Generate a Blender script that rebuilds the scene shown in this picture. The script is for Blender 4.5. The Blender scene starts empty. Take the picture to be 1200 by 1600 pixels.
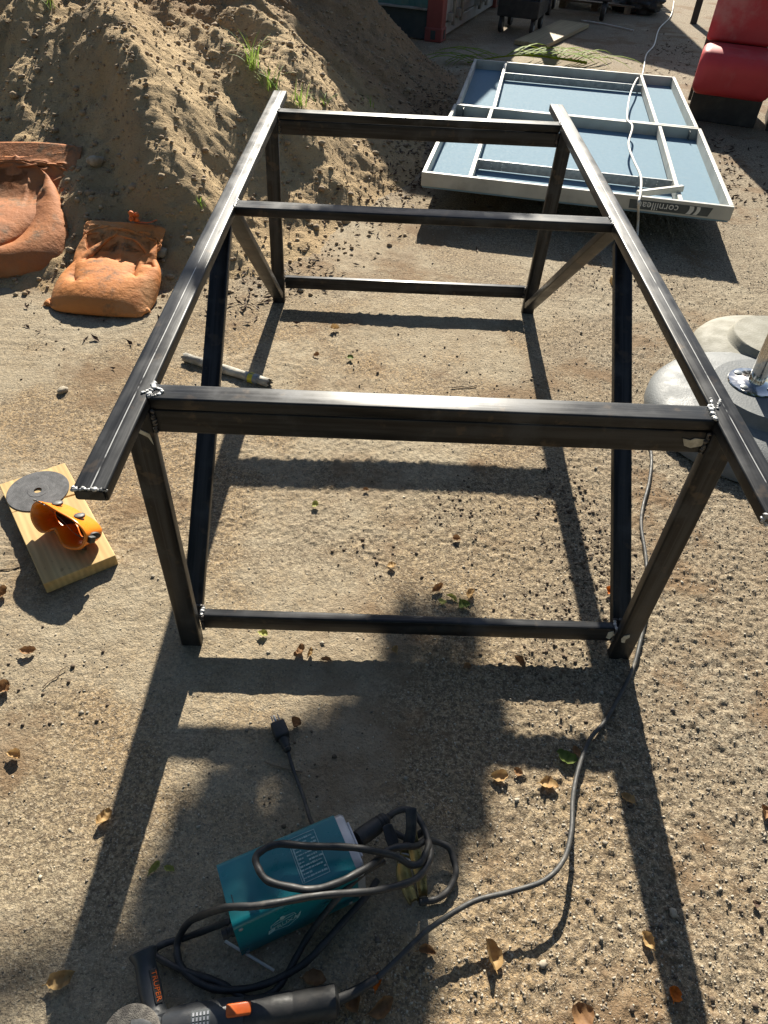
import bpy, bmesh, math, random
import numpy as np
from mathutils import Vector, Matrix, Quaternion
random.seed(7)
RNG = np.random.default_rng(11)
R = math.radians
scene = bpy.context.scene
COL = scene.collection

# ------------------------------------------------------------------ camera
CAM_H, PITCH, ROLL = 1.5216, 0.76904, 0.05766
cam_data = bpy.data.cameras.new('camera')
cam_data.sensor_fit = 'VERTICAL'; cam_data.sensor_height = 24.0
cam_data.lens = 24.0 * 1100.6 / 1600.0
cam_data.clip_start = 0.05; cam_data.clip_end = 500.0
cam = bpy.data.objects.new('camera', cam_data); COL.objects.link(cam)
r0 = Vector((1, 0, 0)); u0 = Vector((0, math.sin(PITCH), math.cos(PITCH)))
cr = r0 * math.cos(ROLL) + u0 * math.sin(ROLL)
cu = -r0 * math.sin(ROLL) + u0 * math.cos(ROLL)
cb = cr.cross(cu)
cam.matrix_world = Matrix(((cr.x, cu.x, cb.x, 0), (cr.y, cu.y, cb.y, 0), (cr.z, cu.z, cb.z, CAM_H), (0, 0, 0, 1)))
scene.camera = cam

# ------------------------------------------------------------------ light
SUNK, SUNX = 1.62, 0.045                 # horizontal run per metre of height, towards the sun
to_sun = Vector((SUNX, SUNK, 1.0)).normalized()
world = bpy.data.worlds.new('World'); scene.world = world; world.use_nodes = True
wn = world.node_tree.nodes; wl = world.node_tree.links
sky = wn.new('ShaderNodeTexSky'); sky.sky_type = 'NISHITA'; sky.sun_disc = False
sky.sun_elevation = math.asin(to_sun.z); sky.sun_rotation = math.atan2(SUNX, SUNK)
sky.air_density = 1.0; sky.dust_density = 0.7; sky.ozone_density = 1.0
wl.new(sky.outputs[0], wn['Background'].inputs[0]); wn['Background'].inputs[1].default_value = 0.05
sun_data = bpy.data.lights.new('sun', 'SUN'); sun_data.energy = 5.0; sun_data.angle = R(0.5)
sun_data.color = (1.0, 0.93, 0.80)
sun = bpy.data.objects.new('sun', sun_data); COL.objects.link(sun)
sun.rotation_euler = (-to_sun).to_track_quat('-Z', 'Y').to_euler(); sun.location = (0, 10, 12)
scene.view_settings.view_transform = 'Standard'; scene.view_settings.look = 'None'
scene.view_settings.gamma = 1.0; scene.view_settings.exposure = 1.20
scene.render.engine = 'CYCLES'
scene.cycles.max_bounces = 5; scene.cycles.diffuse_bounces = 3; scene.cycles.glossy_bounces = 3; scene.cycles.transmission_bounces = 2; scene.cycles.caustics_reflective = False; scene.cycles.caustics_refractive = False

# ------------------------------------------------------------------ helpers: noise
def _hash(ix, iy, seed):
    h = (ix.astype(np.int64) * 374761393 + iy.astype(np.int64) * 668265263 + seed * 974634777) & 0x7fffffff
    h = ((h ^ (h >> 13)) * 1274126177) & 0x7fffffff
    return ((h ^ (h >> 16)) & 0xffff) / 65535.0
def vnoise(x, y, seed=0):
    x = np.asarray(x, float); y = np.asarray(y, float)
    ix = np.floor(x); iy = np.floor(y); fx = x - ix; fy = y - iy
    fx = fx * fx * (3 - 2 * fx); fy = fy * fy * (3 - 2 * fy)
    a = _hash(ix, iy, seed); b = _hash(ix + 1, iy, seed); c = _hash(ix, iy + 1, seed); d = _hash(ix + 1, iy + 1, seed)
    return (a + (b - a) * fx) * (1 - fy) + (c + (d - c) * fx) * fy - 0.5
def fbm(x, y, octv=4, seed=0, gain=.5):
    s = 0; a = 1.0
    for o in range(octv):
        s = s + a * vnoise(x, y, seed + o * 17)
        x = x * 2.03 + 5.1; y = y * 2.03 + 1.7; a *= gain
    return s
def sstep(a, b, x):
    t = np.clip((np.asarray(x, float) - a) / (b - a), 0, 1); return t * t * (3 - 2 * t)
def ground_h(x, y):
    x = np.asarray(x, float); y = np.asarray(y, float)
    gritty = np.clip(.22 + 1.1 * sstep(.1, .75, x + .35 * fbm(x * 1.7, y * 1.7, 3, 5) - .25 * (y - 1.0) + .1), .15, 1.0)
    gritty = np.maximum(gritty, .85 * sstep(.02, .22, fbm(x * 1.3 + 9, y * 1.3, 3, 8)))
    far = 1 - sstep(3.5, 6.0, y) * .5
    h = .007 * fbm(x * 1.6, y * 1.6, 4, 1)
    h = h + gritty * far * (.0042 * np.maximum(fbm(x * 40, y * 40, 2, 2, .6), -.15) + .0105 * np.maximum(vnoise(x * 88, y * 88, 3), -.1) + .004 * np.maximum(vnoise(x * 130, y * 130, 6), 0))
    h = h + .0035 * fbm(x * 30, y * 30, 2, 4) * (1 - gritty)
    return h * (1 - sstep(8, 14, np.hypot(x, y)))

# ------------------------------------------------------------------ helpers: meshes and objects
class MB:
    def __init__(self): self.v = []; self.f = []
    def add(self, vs, fs):
        o = len(self.v); self.v += [tuple(p) for p in vs]; self.f += [tuple(i + o for i in q) for q in fs]; return self
    def box(self, c, s, rot=None):
        c = Vector(c); hx, hy, hz = s[0] / 2, s[1] / 2, s[2] / 2
        vs = [Vector((x, y, z)) for z in (-hz, hz) for x, y in ((-hx, -hy), (hx, -hy), (hx, hy), (-hx, hy))]
        if rot is not None: vs = [rot @ p for p in vs]
        return self.add([p + c for p in vs], [(3, 2, 1, 0), (4, 5, 6, 7), (0, 1, 5, 4), (1, 2, 6, 5), (2, 3, 7, 6), (3, 0, 4, 7)])
    def tube(self, path, r, n=8, caps=True, flat=1.0):
        P = [Vector(p) for p in path]; m = len(P)
        rad = r if hasattr(r, '__len__') else [r] * m
        T = [(P[min(i + 1, m - 1)] - P[max(i - 1, 0)]).normalized() for i in range(m)]
        a = Vector((0, 0, 1)) if abs(T[0].z) < .9 else Vector((1, 0, 0))
        N = (a - T[0] * a.dot(T[0])).normalized(); vs = []
        for i in range(m):
            if i: N = (N - T[i] * N.dot(T[i])); N = N.normalized() if N.length > 1e-6 else T[i].orthogonal().normalized()
            B = T[i].cross(N)
            for k in range(n):
                an = 2 * math.pi * k / n
                vs.append(P[i] + (N * math.cos(an) * flat + B * math.sin(an)) * rad[i])
        fs = [(i * n + k, i * n + (k + 1) % n, (i + 1) * n + (k + 1) % n, (i + 1) * n + k) for i in range(m - 1) for k in range(n)]
        if caps: fs += [tuple(range(n))[::-1], tuple((m - 1) * n + k for k in range(n))]
        return self.add(vs, fs)
    def lathe(self, prof, n=32, c=(0, 0, 0), rot=None):
        c = Vector(c); vs = []
        for r, z in prof:
            for k in range(n):
                an = 2 * math.pi * k / n; p = Vector((r * math.cos(an), r * math.sin(an), z))
                vs.append((rot @ p if rot is not None else p) + c)
        m = len(prof)
        fs = [(i * n + k, i * n + (k + 1) % n, (i + 1) * n + (k + 1) % n, (i + 1) * n + k) for i in range(m - 1) for k in range(n)]
        fs += [tuple(range(n))[::-1], tuple((m - 1) * n + k for k in range(n))]
        return self.add(vs, fs)
    def prism(self, poly, z0, z1, xf=None):
        n = len(poly); vs = [Vector((x, y, z)) for z in (z0, z1) for x, y in poly]
        if xf is not None: vs = [xf @ p for p in vs]
        return self.add(vs, [tuple(range(n))[::-1], tuple(range(n, 2 * n))] + [(i, (i + 1) % n, n + (i + 1) % n, n + i) for i in range(n)])
    def blob(self, c, r, seed, sq=(1, 1, 1), sub=0):
        t = (1 + 5 ** .5) / 2
        B = [(-1, t, 0), (1, t, 0), (-1, -t, 0), (1, -t, 0), (0, -1, t), (0, 1, t), (0, -1, -t), (0, 1, -t), (t, 0, -1), (t, 0, 1), (-t, 0, -1), (-t, 0, 1)]
        F = [(0, 11, 5), (0, 5, 1), (0, 1, 7), (0, 7, 10), (0, 10, 11), (1, 5, 9), (5, 11, 4), (11, 10, 2), (10, 7, 6), (7, 1, 8), (3, 9, 4), (3, 4, 2), (3, 2, 6), (3, 6, 8), (3, 8, 9), (4, 9, 5), (2, 4, 11), (6, 2, 10), (8, 6, 7), (9, 8, 1)]
        V = [Vector(b).normalized() for b in B]
        for _ in range(sub):
            mid = {}; NF = []
            def mp(a, b):
                k = (min(a, b), max(a, b))
                if k not in mid: mid[k] = len(V); V.append(((V[a] + V[b]) / 2).normalized())
                return mid[k]
            for a, b, d in F:
                x, y, z = mp(a, b), mp(b, d), mp(d, a); NF += [(a, x, z), (b, y, x), (d, z, y), (x, y, z)]
            F = NF
        rr = random.Random(seed); ang = rr.random() * 6.28; q = Matrix.Rotation(ang, 3, 'Z') @ Matrix.Rotation((rr.random() - .5) * .8, 3, 'X')
        return self.add([Vector(c) + q @ Vector((p.x * sq[0], p.y * sq[1], p.z * sq[2])) * r * (.8 + .4 * rr.random()) for p in V], F)

def mesh_of(name, mb, mats, smooth=False, weld=False):
    me = bpy.data.meshes.new(name); me.from_pydata(mb.v, [], mb.f); me.update()
    bm = bmesh.new(); bm.from_mesh(me)
    if weld: bmesh.ops.remove_doubles(bm, verts=bm.verts, dist=1e-6)
    bmesh.ops.recalc_face_normals(bm, faces=bm.faces); bm.to_mesh(me); bm.free()
    for m in (mats if isinstance(mats, (list, tuple)) else [mats]): me.materials.append(m)
    if smooth: me.polygons.foreach_set('use_smooth', [True] * len(me.polygons))
    return me
def smooth_by_angle(me, deg=40):
    me.polygons.foreach_set('use_smooth', [True] * len(me.polygons))
    bm = bmesh.new(); bm.from_mesh(me); lim = R(deg)
    for e in bm.edges: e.smooth = not (len(e.link_faces) == 2 and e.calc_face_angle(0) > lim)
    bm.to_mesh(me); bm.free()
def link(name, me, parent=None, mw=None):
    o = bpy.data.objects.new(name, me); COL.objects.link(o)
    if parent is not None: o.parent = parent
    if mw is not None: o.matrix_local = mw
    return o
def obj(name, mb, mats, parent=None, smooth=False, mw=None, weld=False, angle=None):
    me = mesh_of(name, mb, mats, smooth, weld)
    if angle: smooth_by_angle(me, angle)
    return link(name, me, parent, mw)
def thing(name, label, cat, loc=(0, 0, 0), rotz=0.0, group=None):
    o = bpy.data.objects.new(name, None); COL.objects.link(o); o.empty_display_size = .05
    o.location = loc; o.rotation_euler = (0, 0, rotz); tag(o, label, cat, group); return o
def tag(o, label, cat, group=None, kind=None):
    if label: o['label'] = label
    if cat: o['category'] = cat
    if group: o['group'] = group
    if kind: o['kind'] = kind
    return o
def rbox(s, r=.004, seg=2, c=(0, 0, 0)):
    bm = bmesh.new(); bmesh.ops.create_cube(bm, size=1)
    bmesh.ops.scale(bm, vec=s, verts=bm.verts)
    bmesh.ops.bevel(bm, geom=list(bm.edges), offset=r, segments=seg, profile=.5, affect='EDGES')
    bmesh.ops.translate(bm, vec=c, verts=bm.verts)
    mb = MB(); mb.v = [tuple(v.co) for v in bm.verts]
    bm.verts.index_update(); mb.f = [tuple(v.index for v in f.verts) for f in bm.faces]; bm.free(); return mb
def spline(pts, k=8):
    P = [Vector(p) for p in pts]; out = []
    for i in range(len(P) - 1):
        a = P[max(i - 1, 0)]; b = P[i]; c = P[i + 1]; d = P[min(i + 2, len(P) - 1)]
        for j in range(k):
            t = j / k
            out.append(.5 * ((2 * b) + (c - a) * t + (2 * a - 5 * b + 4 * c - d) * t * t + (3 * b - a - 3 * c + d) * t ** 3))
    return out + [P[-1]]
def grid_mesh(name, xs, ys, zs, mat, parent=None):
    nx, ny = len(xs), len(ys)
    X, Y = np.meshgrid(xs, ys)
    co = np.stack([X, Y, zs], -1).reshape(-1, 3).astype(np.float32)
    i = np.arange(nx - 1)[None, :] + nx * np.arange(ny - 1)[:, None]
    q = np.stack([i, i + 1, i + 1 + nx, i + nx], -1).reshape(-1, 4).astype(np.int32)
    me = bpy.data.meshes.new(name); me.vertices.add(len(co)); me.vertices.foreach_set('co', co.ravel())
    me.loops.add(q.size); me.loops.foreach_set('vertex_index', q.ravel()); me.polygons.add(len(q))
    me.polygons.foreach_set('loop_start', np.arange(0, q.size, 4, dtype=np.int32))
    me.polygons.foreach_set('loop_total', np.full(len(q), 4, np.int32))
    me.polygons.foreach_set('use_smooth', np.ones(len(q), bool)); me.update(calc_edges=True)
    me.materials.append(mat); return link(name, me, parent)
def text_mesh(s, size, extrude, mat, shear=0.0, spacing=1.0):
    cu_ = bpy.data.curves.new('lettering', 'FONT'); cu_.body = s; cu_.size = size; cu_.extrude = extrude; cu_.shear = shear
    cu_.align_x = 'CENTER'; cu_.align_y = 'CENTER'; cu_.space_character = spacing; cu_.resolution_u = 3
    t = bpy.data.objects.new('lettering_tmp', cu_); COL.objects.link(t)
    bpy.context.view_layer.update()
    me = bpy.data.meshes.new_from_object(t.evaluated_get(bpy.context.evaluated_depsgraph_get()))
    bpy.data.objects.remove(t); bpy.data.curves.remove(cu_); me.materials.clear(); me.materials.append(mat); me.name = 'lettering'; return me

# ------------------------------------------------------------------ helpers: materials
class NT:
    def __init__(self, name):
        self.m = bpy.data.materials.new(name); self.m.use_nodes = True
        self.n = self.m.node_tree.nodes; self.l = self.m.node_tree.links; self.b = self.n['Principled BSDF']
        self.tc = self.n.new('ShaderNodeTexCoord')
    def put(self, sock, v):
        if hasattr(v, 'is_output'): self.l.new(v, sock)
        elif isinstance(v, (tuple, list)) and len(v) == 3 and sock.type == 'RGBA': sock.default_value = (*v, 1)
        else: sock.default_value = v
    def mapping(self, scale=(1, 1, 1), space='Object', rot=(0, 0, 0), loc=(0, 0, 0)):
        m = self.n.new('ShaderNodeMapping'); self.l.new(self.tc.outputs[space], m.inputs[0])
        m.inputs['Scale'].default_value = scale; m.inputs['Rotation'].default_value = rot; m.inputs['Location'].default_value = loc; return m.outputs[0]
    def noise(self, scale, detail=4, rough=.55, vec=None, dist=0.0, out='Fac'):
        n = self.n.new('ShaderNodeTexNoise'); self.l.new(vec if vec is not None else self.tc.outputs['Object'], n.inputs['Vector'])
        n.inputs['Scale'].default_value = scale; n.inputs['Detail'].default_value = detail; n.inputs['Roughness'].default_value = rough; n.inputs['Distortion'].default_value = dist
        return n.outputs[out]
    def vor(self, scale, vec=None, out='Distance', feat='F1'):
        n = self.n.new('ShaderNodeTexVoronoi'); n.feature = feat; self.l.new(vec if vec is not None else self.tc.outputs['Object'], n.inputs['Vector']); n.inputs['Scale'].default_value = scale
        return n.outputs[out]
    def rng(self, v, a, b, c=0.0, d=1.0):
        n = self.n.new('ShaderNodeMapRange'); n.interpolation_type = 'SMOOTHSTEP'; self.put(n.inputs['Value'], v)
        for k, x in zip(('From Min', 'From Max', 'To Min', 'To Max'), (a, b, c, d)): n.inputs[k].default_value = x
        return n.outputs[0]
    def math(self, op, a, b=0.0):
        n = self.n.new('ShaderNodeMath'); n.operation = op; self.put(n.inputs[0], a); self.put(n.inputs[1], b); return n.outputs[0]
    def mix(self, f, a, b, mode='MIX'):
        n = self.n.new('ShaderNodeMix'); n.data_type = 'RGBA'; n.blend_type = mode
        self.put(n.inputs[0], f); self.put(n.inputs[6], a); self.put(n.inputs[7], b); return n.outputs[2]
    def sep(self, vec=None):
        n = self.n.new('ShaderNodeSeparateXYZ'); self.l.new(vec if vec is not None else self.tc.outputs['Object'], n.inputs[0]); return n.outputs
    def bump(self, h, strength=.5, dist=.01, prev=None):
        n = self.n.new('ShaderNodeBump'); n.inputs['Strength'].default_value = strength; n.inputs['Distance'].default_value = dist
        self.put(n.inputs['Height'], h)
        if prev is not None: self.l.new(prev, n.inputs['Normal'])
        return n.outputs[0]
    def done(self, col, rough=.8, metal=0.0, normal=None, **kw):
        self.put(self.b.inputs['Base Color'], col); self.put(self.b.inputs['Roughness'], rough); self.put(self.b.inputs['Metallic'], metal)
        if normal is not None: self.l.new(normal, self.b.inputs['Normal'])
        for k, v in kw.items(): self.put(self.b.inputs[k], v)
        return self.m

def m_simple(name, c0, c1, scale=8, rough=.6, metal=0.0, bump=.15, bscale=60, bdist=.002, spec=.5, dirt=None):
    t = NT(name); n = t.noise(scale, 5)
    col = t.mix(t.rng(n, .35, .65), c0, c1)
    if dirt: col = t.mix(t.rng(t.noise(scale * .6, 6, .65, t.mapping(loc=(3, 1, 2))), .52, .72, 0, dirt[1]), col, dirt[0])
    nb = t.bump(t.noise(bscale, 4), bump, bdist)
    rg = t.rng(t.noise(scale * 2.3, 4), .3, .7, max(rough - .1, .05), min(rough + .1, 1))
    return t.done(col, rg, metal, nb, **{'Specular IOR Level': spec})

def m_ground():
    t = NT('ground_dirt'); s = t.sep()
    big = t.noise(.9, 4, .6); med = t.noise(5.0, 4, .6); fine = t.noise(75, 4, .65); grit = t.noise(210, 3, .6)
    col = t.mix(t.rng(big, .38, .62), (.38, .275, .16), (.36, .30, .21))
    grey = t.rng(t.math('ADD', s[0], t.math('MULTIPLY', t.math('SUBTRACT', med, .5), 1.6)), .05, .95)
    col = t.mix(t.math('MULTIPLY', grey, .75), col, (.33, .29, .225))
    greyL = t.rng(t.noise(1.9, 5, .6, t.mapping(loc=(4, 2, 0))), .52, .66)
    col = t.mix(t.math('MULTIPLY', greyL, .6), col, (.36, .325, .26))
    col = t.mix(t.rng(med, .52, .7, 0, .6), col, (.22, .16, .10))
    col = t.mix(t.rng(fine, .38, .62, .0, .8), col, (.15, .115, .08), 'MIX')
    col = t.mix(t.rng(t.noise(125, 4, .6, t.mapping(loc=(2, 2, 0))), .50, .60, 0, .75), col, (.10, .08, .06))
    pale = t.rng(t.noise(2.6, 6, .7, t.mapping(loc=(7, 0, 0))), .6, .74, 0, .55)
    col = t.mix(pale, col, (.47, .42, .33))
    col = t.mix(t.rng(grit, .57, .64, 0, .75), col, (.5, .44, .35))
    col = t.mix(t.rng(grit, .41, .34, 0, .85), col, (.10, .08, .06))
    spots = t.rng(t.vor(26, t.mapping(loc=(.3, .2, 0))), .10, .05, 0, .7)
    gate = t.rng(med, .5, .6)
    col = t.mix(t.math('MULTIPLY', spots, gate), col, (.06, .05, .045))
    soil = t.rng(t.noise(2.1, 6, .65, t.mapping(loc=(1.2, 6, 0))), .52, .62, 0, .8)
    col = t.mix(soil, col, (.185, .125, .075))
    cm = t.math('SUBTRACT', t.noise(1.05, 5, .62, t.mapping(loc=(2.3, 4.1, 0))), t.math('MULTIPLY', s[0], .045))
    cm = t.math('SUBTRACT', cm, t.math('MULTIPLY', t.math('MULTIPLY', t.rng(s[0], -.05, .45), t.rng(s[1], 2.3, 1.5)), .16))
    conc = t.rng(cm, .465, .575)
    cc = t.mix(t.rng(t.noise(14, 4, .7), .35, .68), (.43, .39, .31), (.31, .27, .205))
    cc = t.mix(t.rng(grit, .42, .30, 0, .7), cc, (.14, .115, .09))
    col = t.mix(t.math('MULTIPLY', conc, .5), col, cc)
    peb = t.vor(85, t.mapping(loc=(.1, .4, 0)))
    col = t.mix(1.0, col, (1.04, 1.0, .925), 'MULTIPLY')
    nb = t.bump(t.noise(210, 3, .75), .85, .006, t.bump(peb, .3, -.007, t.bump(t.noise(75, 3, .65), .35, .008)))
    return t.done(col, .93, 0, nb, **{'Specular IOR Level': .25})
def m_mound():
    t = NT('mound_soil'); s = t.sep()
    n1 = t.noise(1.1, 6, .6); n2 = t.noise(7, 5, .65); n3 = t.noise(70, 4, .65)
    col = t.mix(t.rng(n1, .38, .62), (.52, .385, .22), (.44, .315, .175))
    col = t.mix(t.rng(n2, .5, .75, 0, .5), col, (.32, .225, .135))
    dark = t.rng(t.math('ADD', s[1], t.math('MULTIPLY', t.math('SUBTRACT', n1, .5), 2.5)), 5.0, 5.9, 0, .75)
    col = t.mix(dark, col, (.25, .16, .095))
    col = t.mix(t.rng(n3, .6, .75, 0, .6), col, (.42, .34, .23))
    col = t.mix(t.rng(n3, .4, .28, 0, .5), col, (.11, .08, .055))
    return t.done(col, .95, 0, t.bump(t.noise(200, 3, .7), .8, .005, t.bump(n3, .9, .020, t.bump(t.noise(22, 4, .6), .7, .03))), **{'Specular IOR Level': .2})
def m_steel(line=False):
    t = NT('mill_scale_steel_scribed' if line else 'mill_scale_steel')
    st = t.noise(1.0, 6, .6, t.mapping((2.2, 45, 45))); pat = t.noise(9, 5, .6); fine = t.noise(1.0, 3, .6, t.mapping((8, 260, 260)))
    col = t.mix(t.rng(st, .35, .68), (.015, .0155, .0165), (.046, .0475, .050))
    col = t.mix(t.rng(pat, .52, .72, 0, .5), col, (.078, .082, .09))
    col = t.mix(t.rng(t.noise(26, 4), .6, .72, 0, .5), col, (.10, .075, .055))
    s = t.sep()
    seam = t.rng(t.math('ABSOLUTE', t.math('SUBTRACT', s[1], -.003)), .0016, .0006)
    col = t.mix(t.math('MULTIPLY', seam, .5), col, (.05, .05, .055))
    met = .4
    if line:
        w = t.math('ADD', s[1], t.math('MULTIPLY', t.math('SUBTRACT', t.noise(1.2, 2), .5), .006))
        ln = t.rng(t.math('ABSOLUTE', t.math('SUBTRACT', w, .002)), .0013, .0005)
        gap = t.rng(t.noise(1.0, 3, .6, t.mapping((14, 1, 1))), .36, .5)
        f = t.math('MULTIPLY', ln, gap)
        col = t.mix(t.math('MULTIPLY', f, .8), col, (.62, .62, .6)); met = t.math('SUBTRACT', .4, t.math('MULTIPLY', f, .3))
    rg = t.math('ADD', t.rng(st, .3, .7, .28, .42), t.rng(pat, .35, .7, 0, .16))
    nb = t.bump(fine, .18, .001, t.bump(pat, .06, .003))
    return t.done(col, rg, met, nb, **{'Specular IOR Level': .3})
def m_wood(name, c0, c1, sc=1.0, axis=0):
    t = NT(name); sc3 = [22 * sc] * 3; sc3[axis] = 1.6 * sc
    v = t.mapping(tuple(sc3)); n = t.noise(1.0, 4, .55, v, 1.2)
    w = t.n.new('ShaderNodeTexWave'); t.l.new(t.mapping(tuple(q * .8 for q in sc3)), w.inputs[0]); w.inputs['Scale'].default_value = 1.1; w.inputs['Distortion'].default_value = 3.5; w.inputs['Detail'].default_value = 2
    w.bands_direction = 'Y' if axis == 0 else 'X'
    col = t.mix(t.rng(n, .35, .65), c0, c1)
    col = t.mix(t.math('MULTIPLY', w.outputs[1], .35), col, tuple(x * .62 for x in c1))
    col = t.mix(t.rng(t.noise(40, 4), .66, .74, 0, .5), col, tuple(x * .4 for x in c1))
    return t.done(col, .75, 0, t.bump(n, .25, .002))

M = {}
M['ground'] = m_ground(); M['mound'] = m_mound(); M['steel'] = m_steel(); M['steel_line'] = m_steel(True)
M['weld'] = m_simple('weld_metal', (.62, .62, .61), (.28, .28, .28), 90, .5, .4, .8, 220, .004)
M['slag'] = m_simple('slag_flake', (.58, .55, .46), (.38, .35, .28), 60, .7, 0, .5, 200)
M['weld_burn'] = m_simple('burnt_weld', (.07, .06, .055), (.20, .18, .16), 120, .55, .4, .9, 240, .004)
M['alu'] = m_simple('painted_aluminium', (.52, .51, .46), (.42, .41, .37), 5, .55, 0, .1, 40, dirt=((.22, .19, .15), .6))
M['galv'] = m_simple('galvanised_rib', (.30, .32, .33), (.21, .23, .24), 40, .5, .35, .2, 80)
M['blue_panel'] = m_simple('blue_laminate', (.185, .275, .345), (.178, .266, .335), 30, .8, 0, .05, 30, spec=.06, dirt=((.23, .29, .33), .3))
M['white'] = m_simple('white_plastic', (.72, .72, .69), (.58, .57, .53), 6, .5)
M['dark_print'] = m_simple('dark_print', (.06, .075, .08), (.04, .05, .055), 12, .5)
M['black'] = m_simple('black_rubber', (.016, .017, .018), (.03, .029, .029), 25, .58, 0, .2, 90, dirt=((.11, .095, .08), .55))
M['black_metal'] = m_simple('black_painted_metal', (.015, .017, .022), (.03, .03, .034), 14, .4, 0, .15, 40, dirt=((.09, .08, .07), .35))
M['cable_grey'] = m_simple('dusty_cable', (.06, .06, .057), (.035, .035, .035), 30, .6, 0, .2, 120, dirt=((.20, .17, .13), .6))
M['white_cable'] = m_simple('white_cable', (.70, .68, .63), (.55, .52, .47), 20, .55, 0, .1, 80)
M['teal'] = m_simple('teal_enamel', (.005, .17, .20), (.006, .135, .16), 5, .36, 0, .06, 150, dirt=((.04, .10, .10), .45))
M['teal_text'] = m_simple('pale_print', (.34, .50, .50), (.24, .38, .38), 200, .6)
M['silver'] = m_simple('silver_plate', (.42, .43, .46), (.33, .34, .36), 15, .4, .35, .15, 80)
M['brass'] = m_simple('brass_clamp', (.30, .235, .10), (.17, .14, .07), 22, .36, .8, .3, 70, dirt=((.05, .045, .04), .6))
M['charcoal'] = m_simple('charcoal_plastic', (.035, .038, .042), (.05, .052, .056), 18, .42, 0, .15, 160, dirt=((.11, .10, .09), .5))
M['orange_plastic'] = m_simple('orange_plastic', (.62, .13, .02), (.5, .09, .015), 20, .4, 0, .1, 120, dirt=((.2, .06, .02), .5))
M['goggle'] = m_simple('orange_soft_plastic', (.86, .24, .012), (.78, .19, .01), 10, .32, 0, .06, 80)
M['goggle_in'] = m_simple('smoked_lens', (.05, .022, .012), (.03, .016, .012), 20, .12)
M['disc'] = m_simple('abrasive_disc', (.055, .056, .06), (.10, .10, .105), 30, .7, 0, .6, 700, .002)
M['grit_disc'] = m_simple('worn_grinding_disc', (.22, .20, .17), (.10, .09, .08), 60, .8, 0, .8, 500, .003)
M['pine'] = m_wood('sawn_pine', (.60, .43, .19), (.50, .33, .13), 1.0, 1)
M['oldwood'] = m_wood('weathered_board', (.46, .37, .21), (.36, .28, .16), .5, 1)
M['concrete'] = m_simple('pale_concrete', (.28, .27, .225), (.22, .21, .17), 7, .8, 0, .5, 150, .003, dirt=((.22, .19, .14), .5))
M['concrete_grey'] = m_simple('grey_concrete', (.10, .11, .117), (.14, .15, .155), 5, .6, 0, .45, 150, .003, dirt=((.27, .27, .255), .55))
M['chrome'] = m_simple('stainless_pole', (.60, .60, .59), (.5, .49, .48), 20, .16, 1.0, .05, 60, dirt=((.3, .27, .22), .25))
M['red'] = m_simple('red_vinyl', (.56, .05, .055), (.48, .04, .047), 4, .5, 0, .08, 200, .001, spec=.35, dirt=((.52, .24, .21), .6))
M['cont_green'] = m_simple('faded_green_steel', (.06, .14, .13), (.09, .19, .17), 3, .55, 0, .15, 20, dirt=((.16, .10, .07), .7))
M['cont_red'] = m_simple('rusty_red_steel', (.26, .055, .045), (.19, .045, .035), 4, .6, 0, .3, 30, dirt=((.12, .06, .04), .7))
M['cont_grey'] = m_simple('weathered_white_steel', (.42, .40, .37), (.30, .28, .25), 3, .65, 0, .2, 30, dirt=((.14, .08, .05), .8))
M['dark_void'] = m_simple('dark_underframe_and_shade', (.035, .045, .045), (.05, .055, .05), 6, .8)  # underframe tone, also painted on the table's blocks in place of shade
M['paper'] = m_simple('aged_paper', (.50, .47, .40), (.30, .275, .23), 22, .85, 0, .6, 90, .004, dirt=((.09, .085, .08), .95))
M['yellow'] = m_simple('yellow_tape', (.62, .52, .03), (.5, .42, .03), 20, .5)
M['tape_grey'] = m_simple('grey_tape', (.24, .26, .28), (.18, .19, .2), 20, .5)
M['stone'] = m_simple('pale_stone', (.40, .35, .27), (.28, .23, .16), 30, .9, 0, .5, 90, .004)
M['clod'] = m_simple('dry_clod', (.36, .275, .175), (.25, .18, .115), 12, .95, 0, .6, 140, .004)
M['gravel'] = m_simple('ground_gravel', (.40, .35, .27), (.22, .19, .15), 45, .95, 0, .5, 200, .003)
M['gravel_pale'] = m_simple('pale_gravel', (.50, .45, .36), (.36, .31, .24), 45, .95, 0, .5, 200, .003)
M['gravel_dark'] = m_simple('dark_gravel', (.12, .10, .085), (.20, .165, .13), 45, .95, 0, .5, 200, .003)
M['crumb'] = m_simple('dark_soil_crumb', (.16, .115, .075), (.09, .065, .045), 60, .95, 0, .5, 200, .003)
M['bark'] = m_simple('bark', (.14, .10, .07), (.22, .17, .12), 9, .95, 0, .8, 30, .02)
M['stick'] = m_simple('dry_stick', (.24, .18, .12), (.15, .11, .075), 20, .9, 0, .5, 80, .003)
M['grey_roof'] = m_simple('tin_roof', (.35, .36, .36), (.28, .27, .26), 3, .6, .2)
def m_leaf(name, c0, c1, trans=.25):
    t = NT(name); n = t.noise(45, 5, .6); col = t.mix(t.rng(n, .35, .65), c0, c1)
    col = t.mix(t.rng(t.noise(160, 3), .62, .75, 0, .6), col, tuple(x * .35 for x in c1))
    t.done(col, .65, 0, t.bump(t.noise(90, 3), .3, .003), **{'Specular IOR Level': .22}); tr = t.n.new('ShaderNodeBsdfTranslucent'); t.l.new(col, tr.inputs[0])
    mx = t.n.new('ShaderNodeMixShader'); mx.inputs[0].default_value = trans
    t.l.new(t.b.outputs[0], mx.inputs[1]); t.l.new(tr.outputs[0], mx.inputs[2]); t.l.new(mx.outputs[0], t.n['Material Output'].inputs[0]); return t.m
M['leaf_brown'] = m_leaf('dry_brown_leaf', (.30, .17, .08), (.20, .105, .05))
M['leaf_tan'] = m_leaf('dry_tan_leaf', (.46, .31, .14), (.34, .20, .085))
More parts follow.
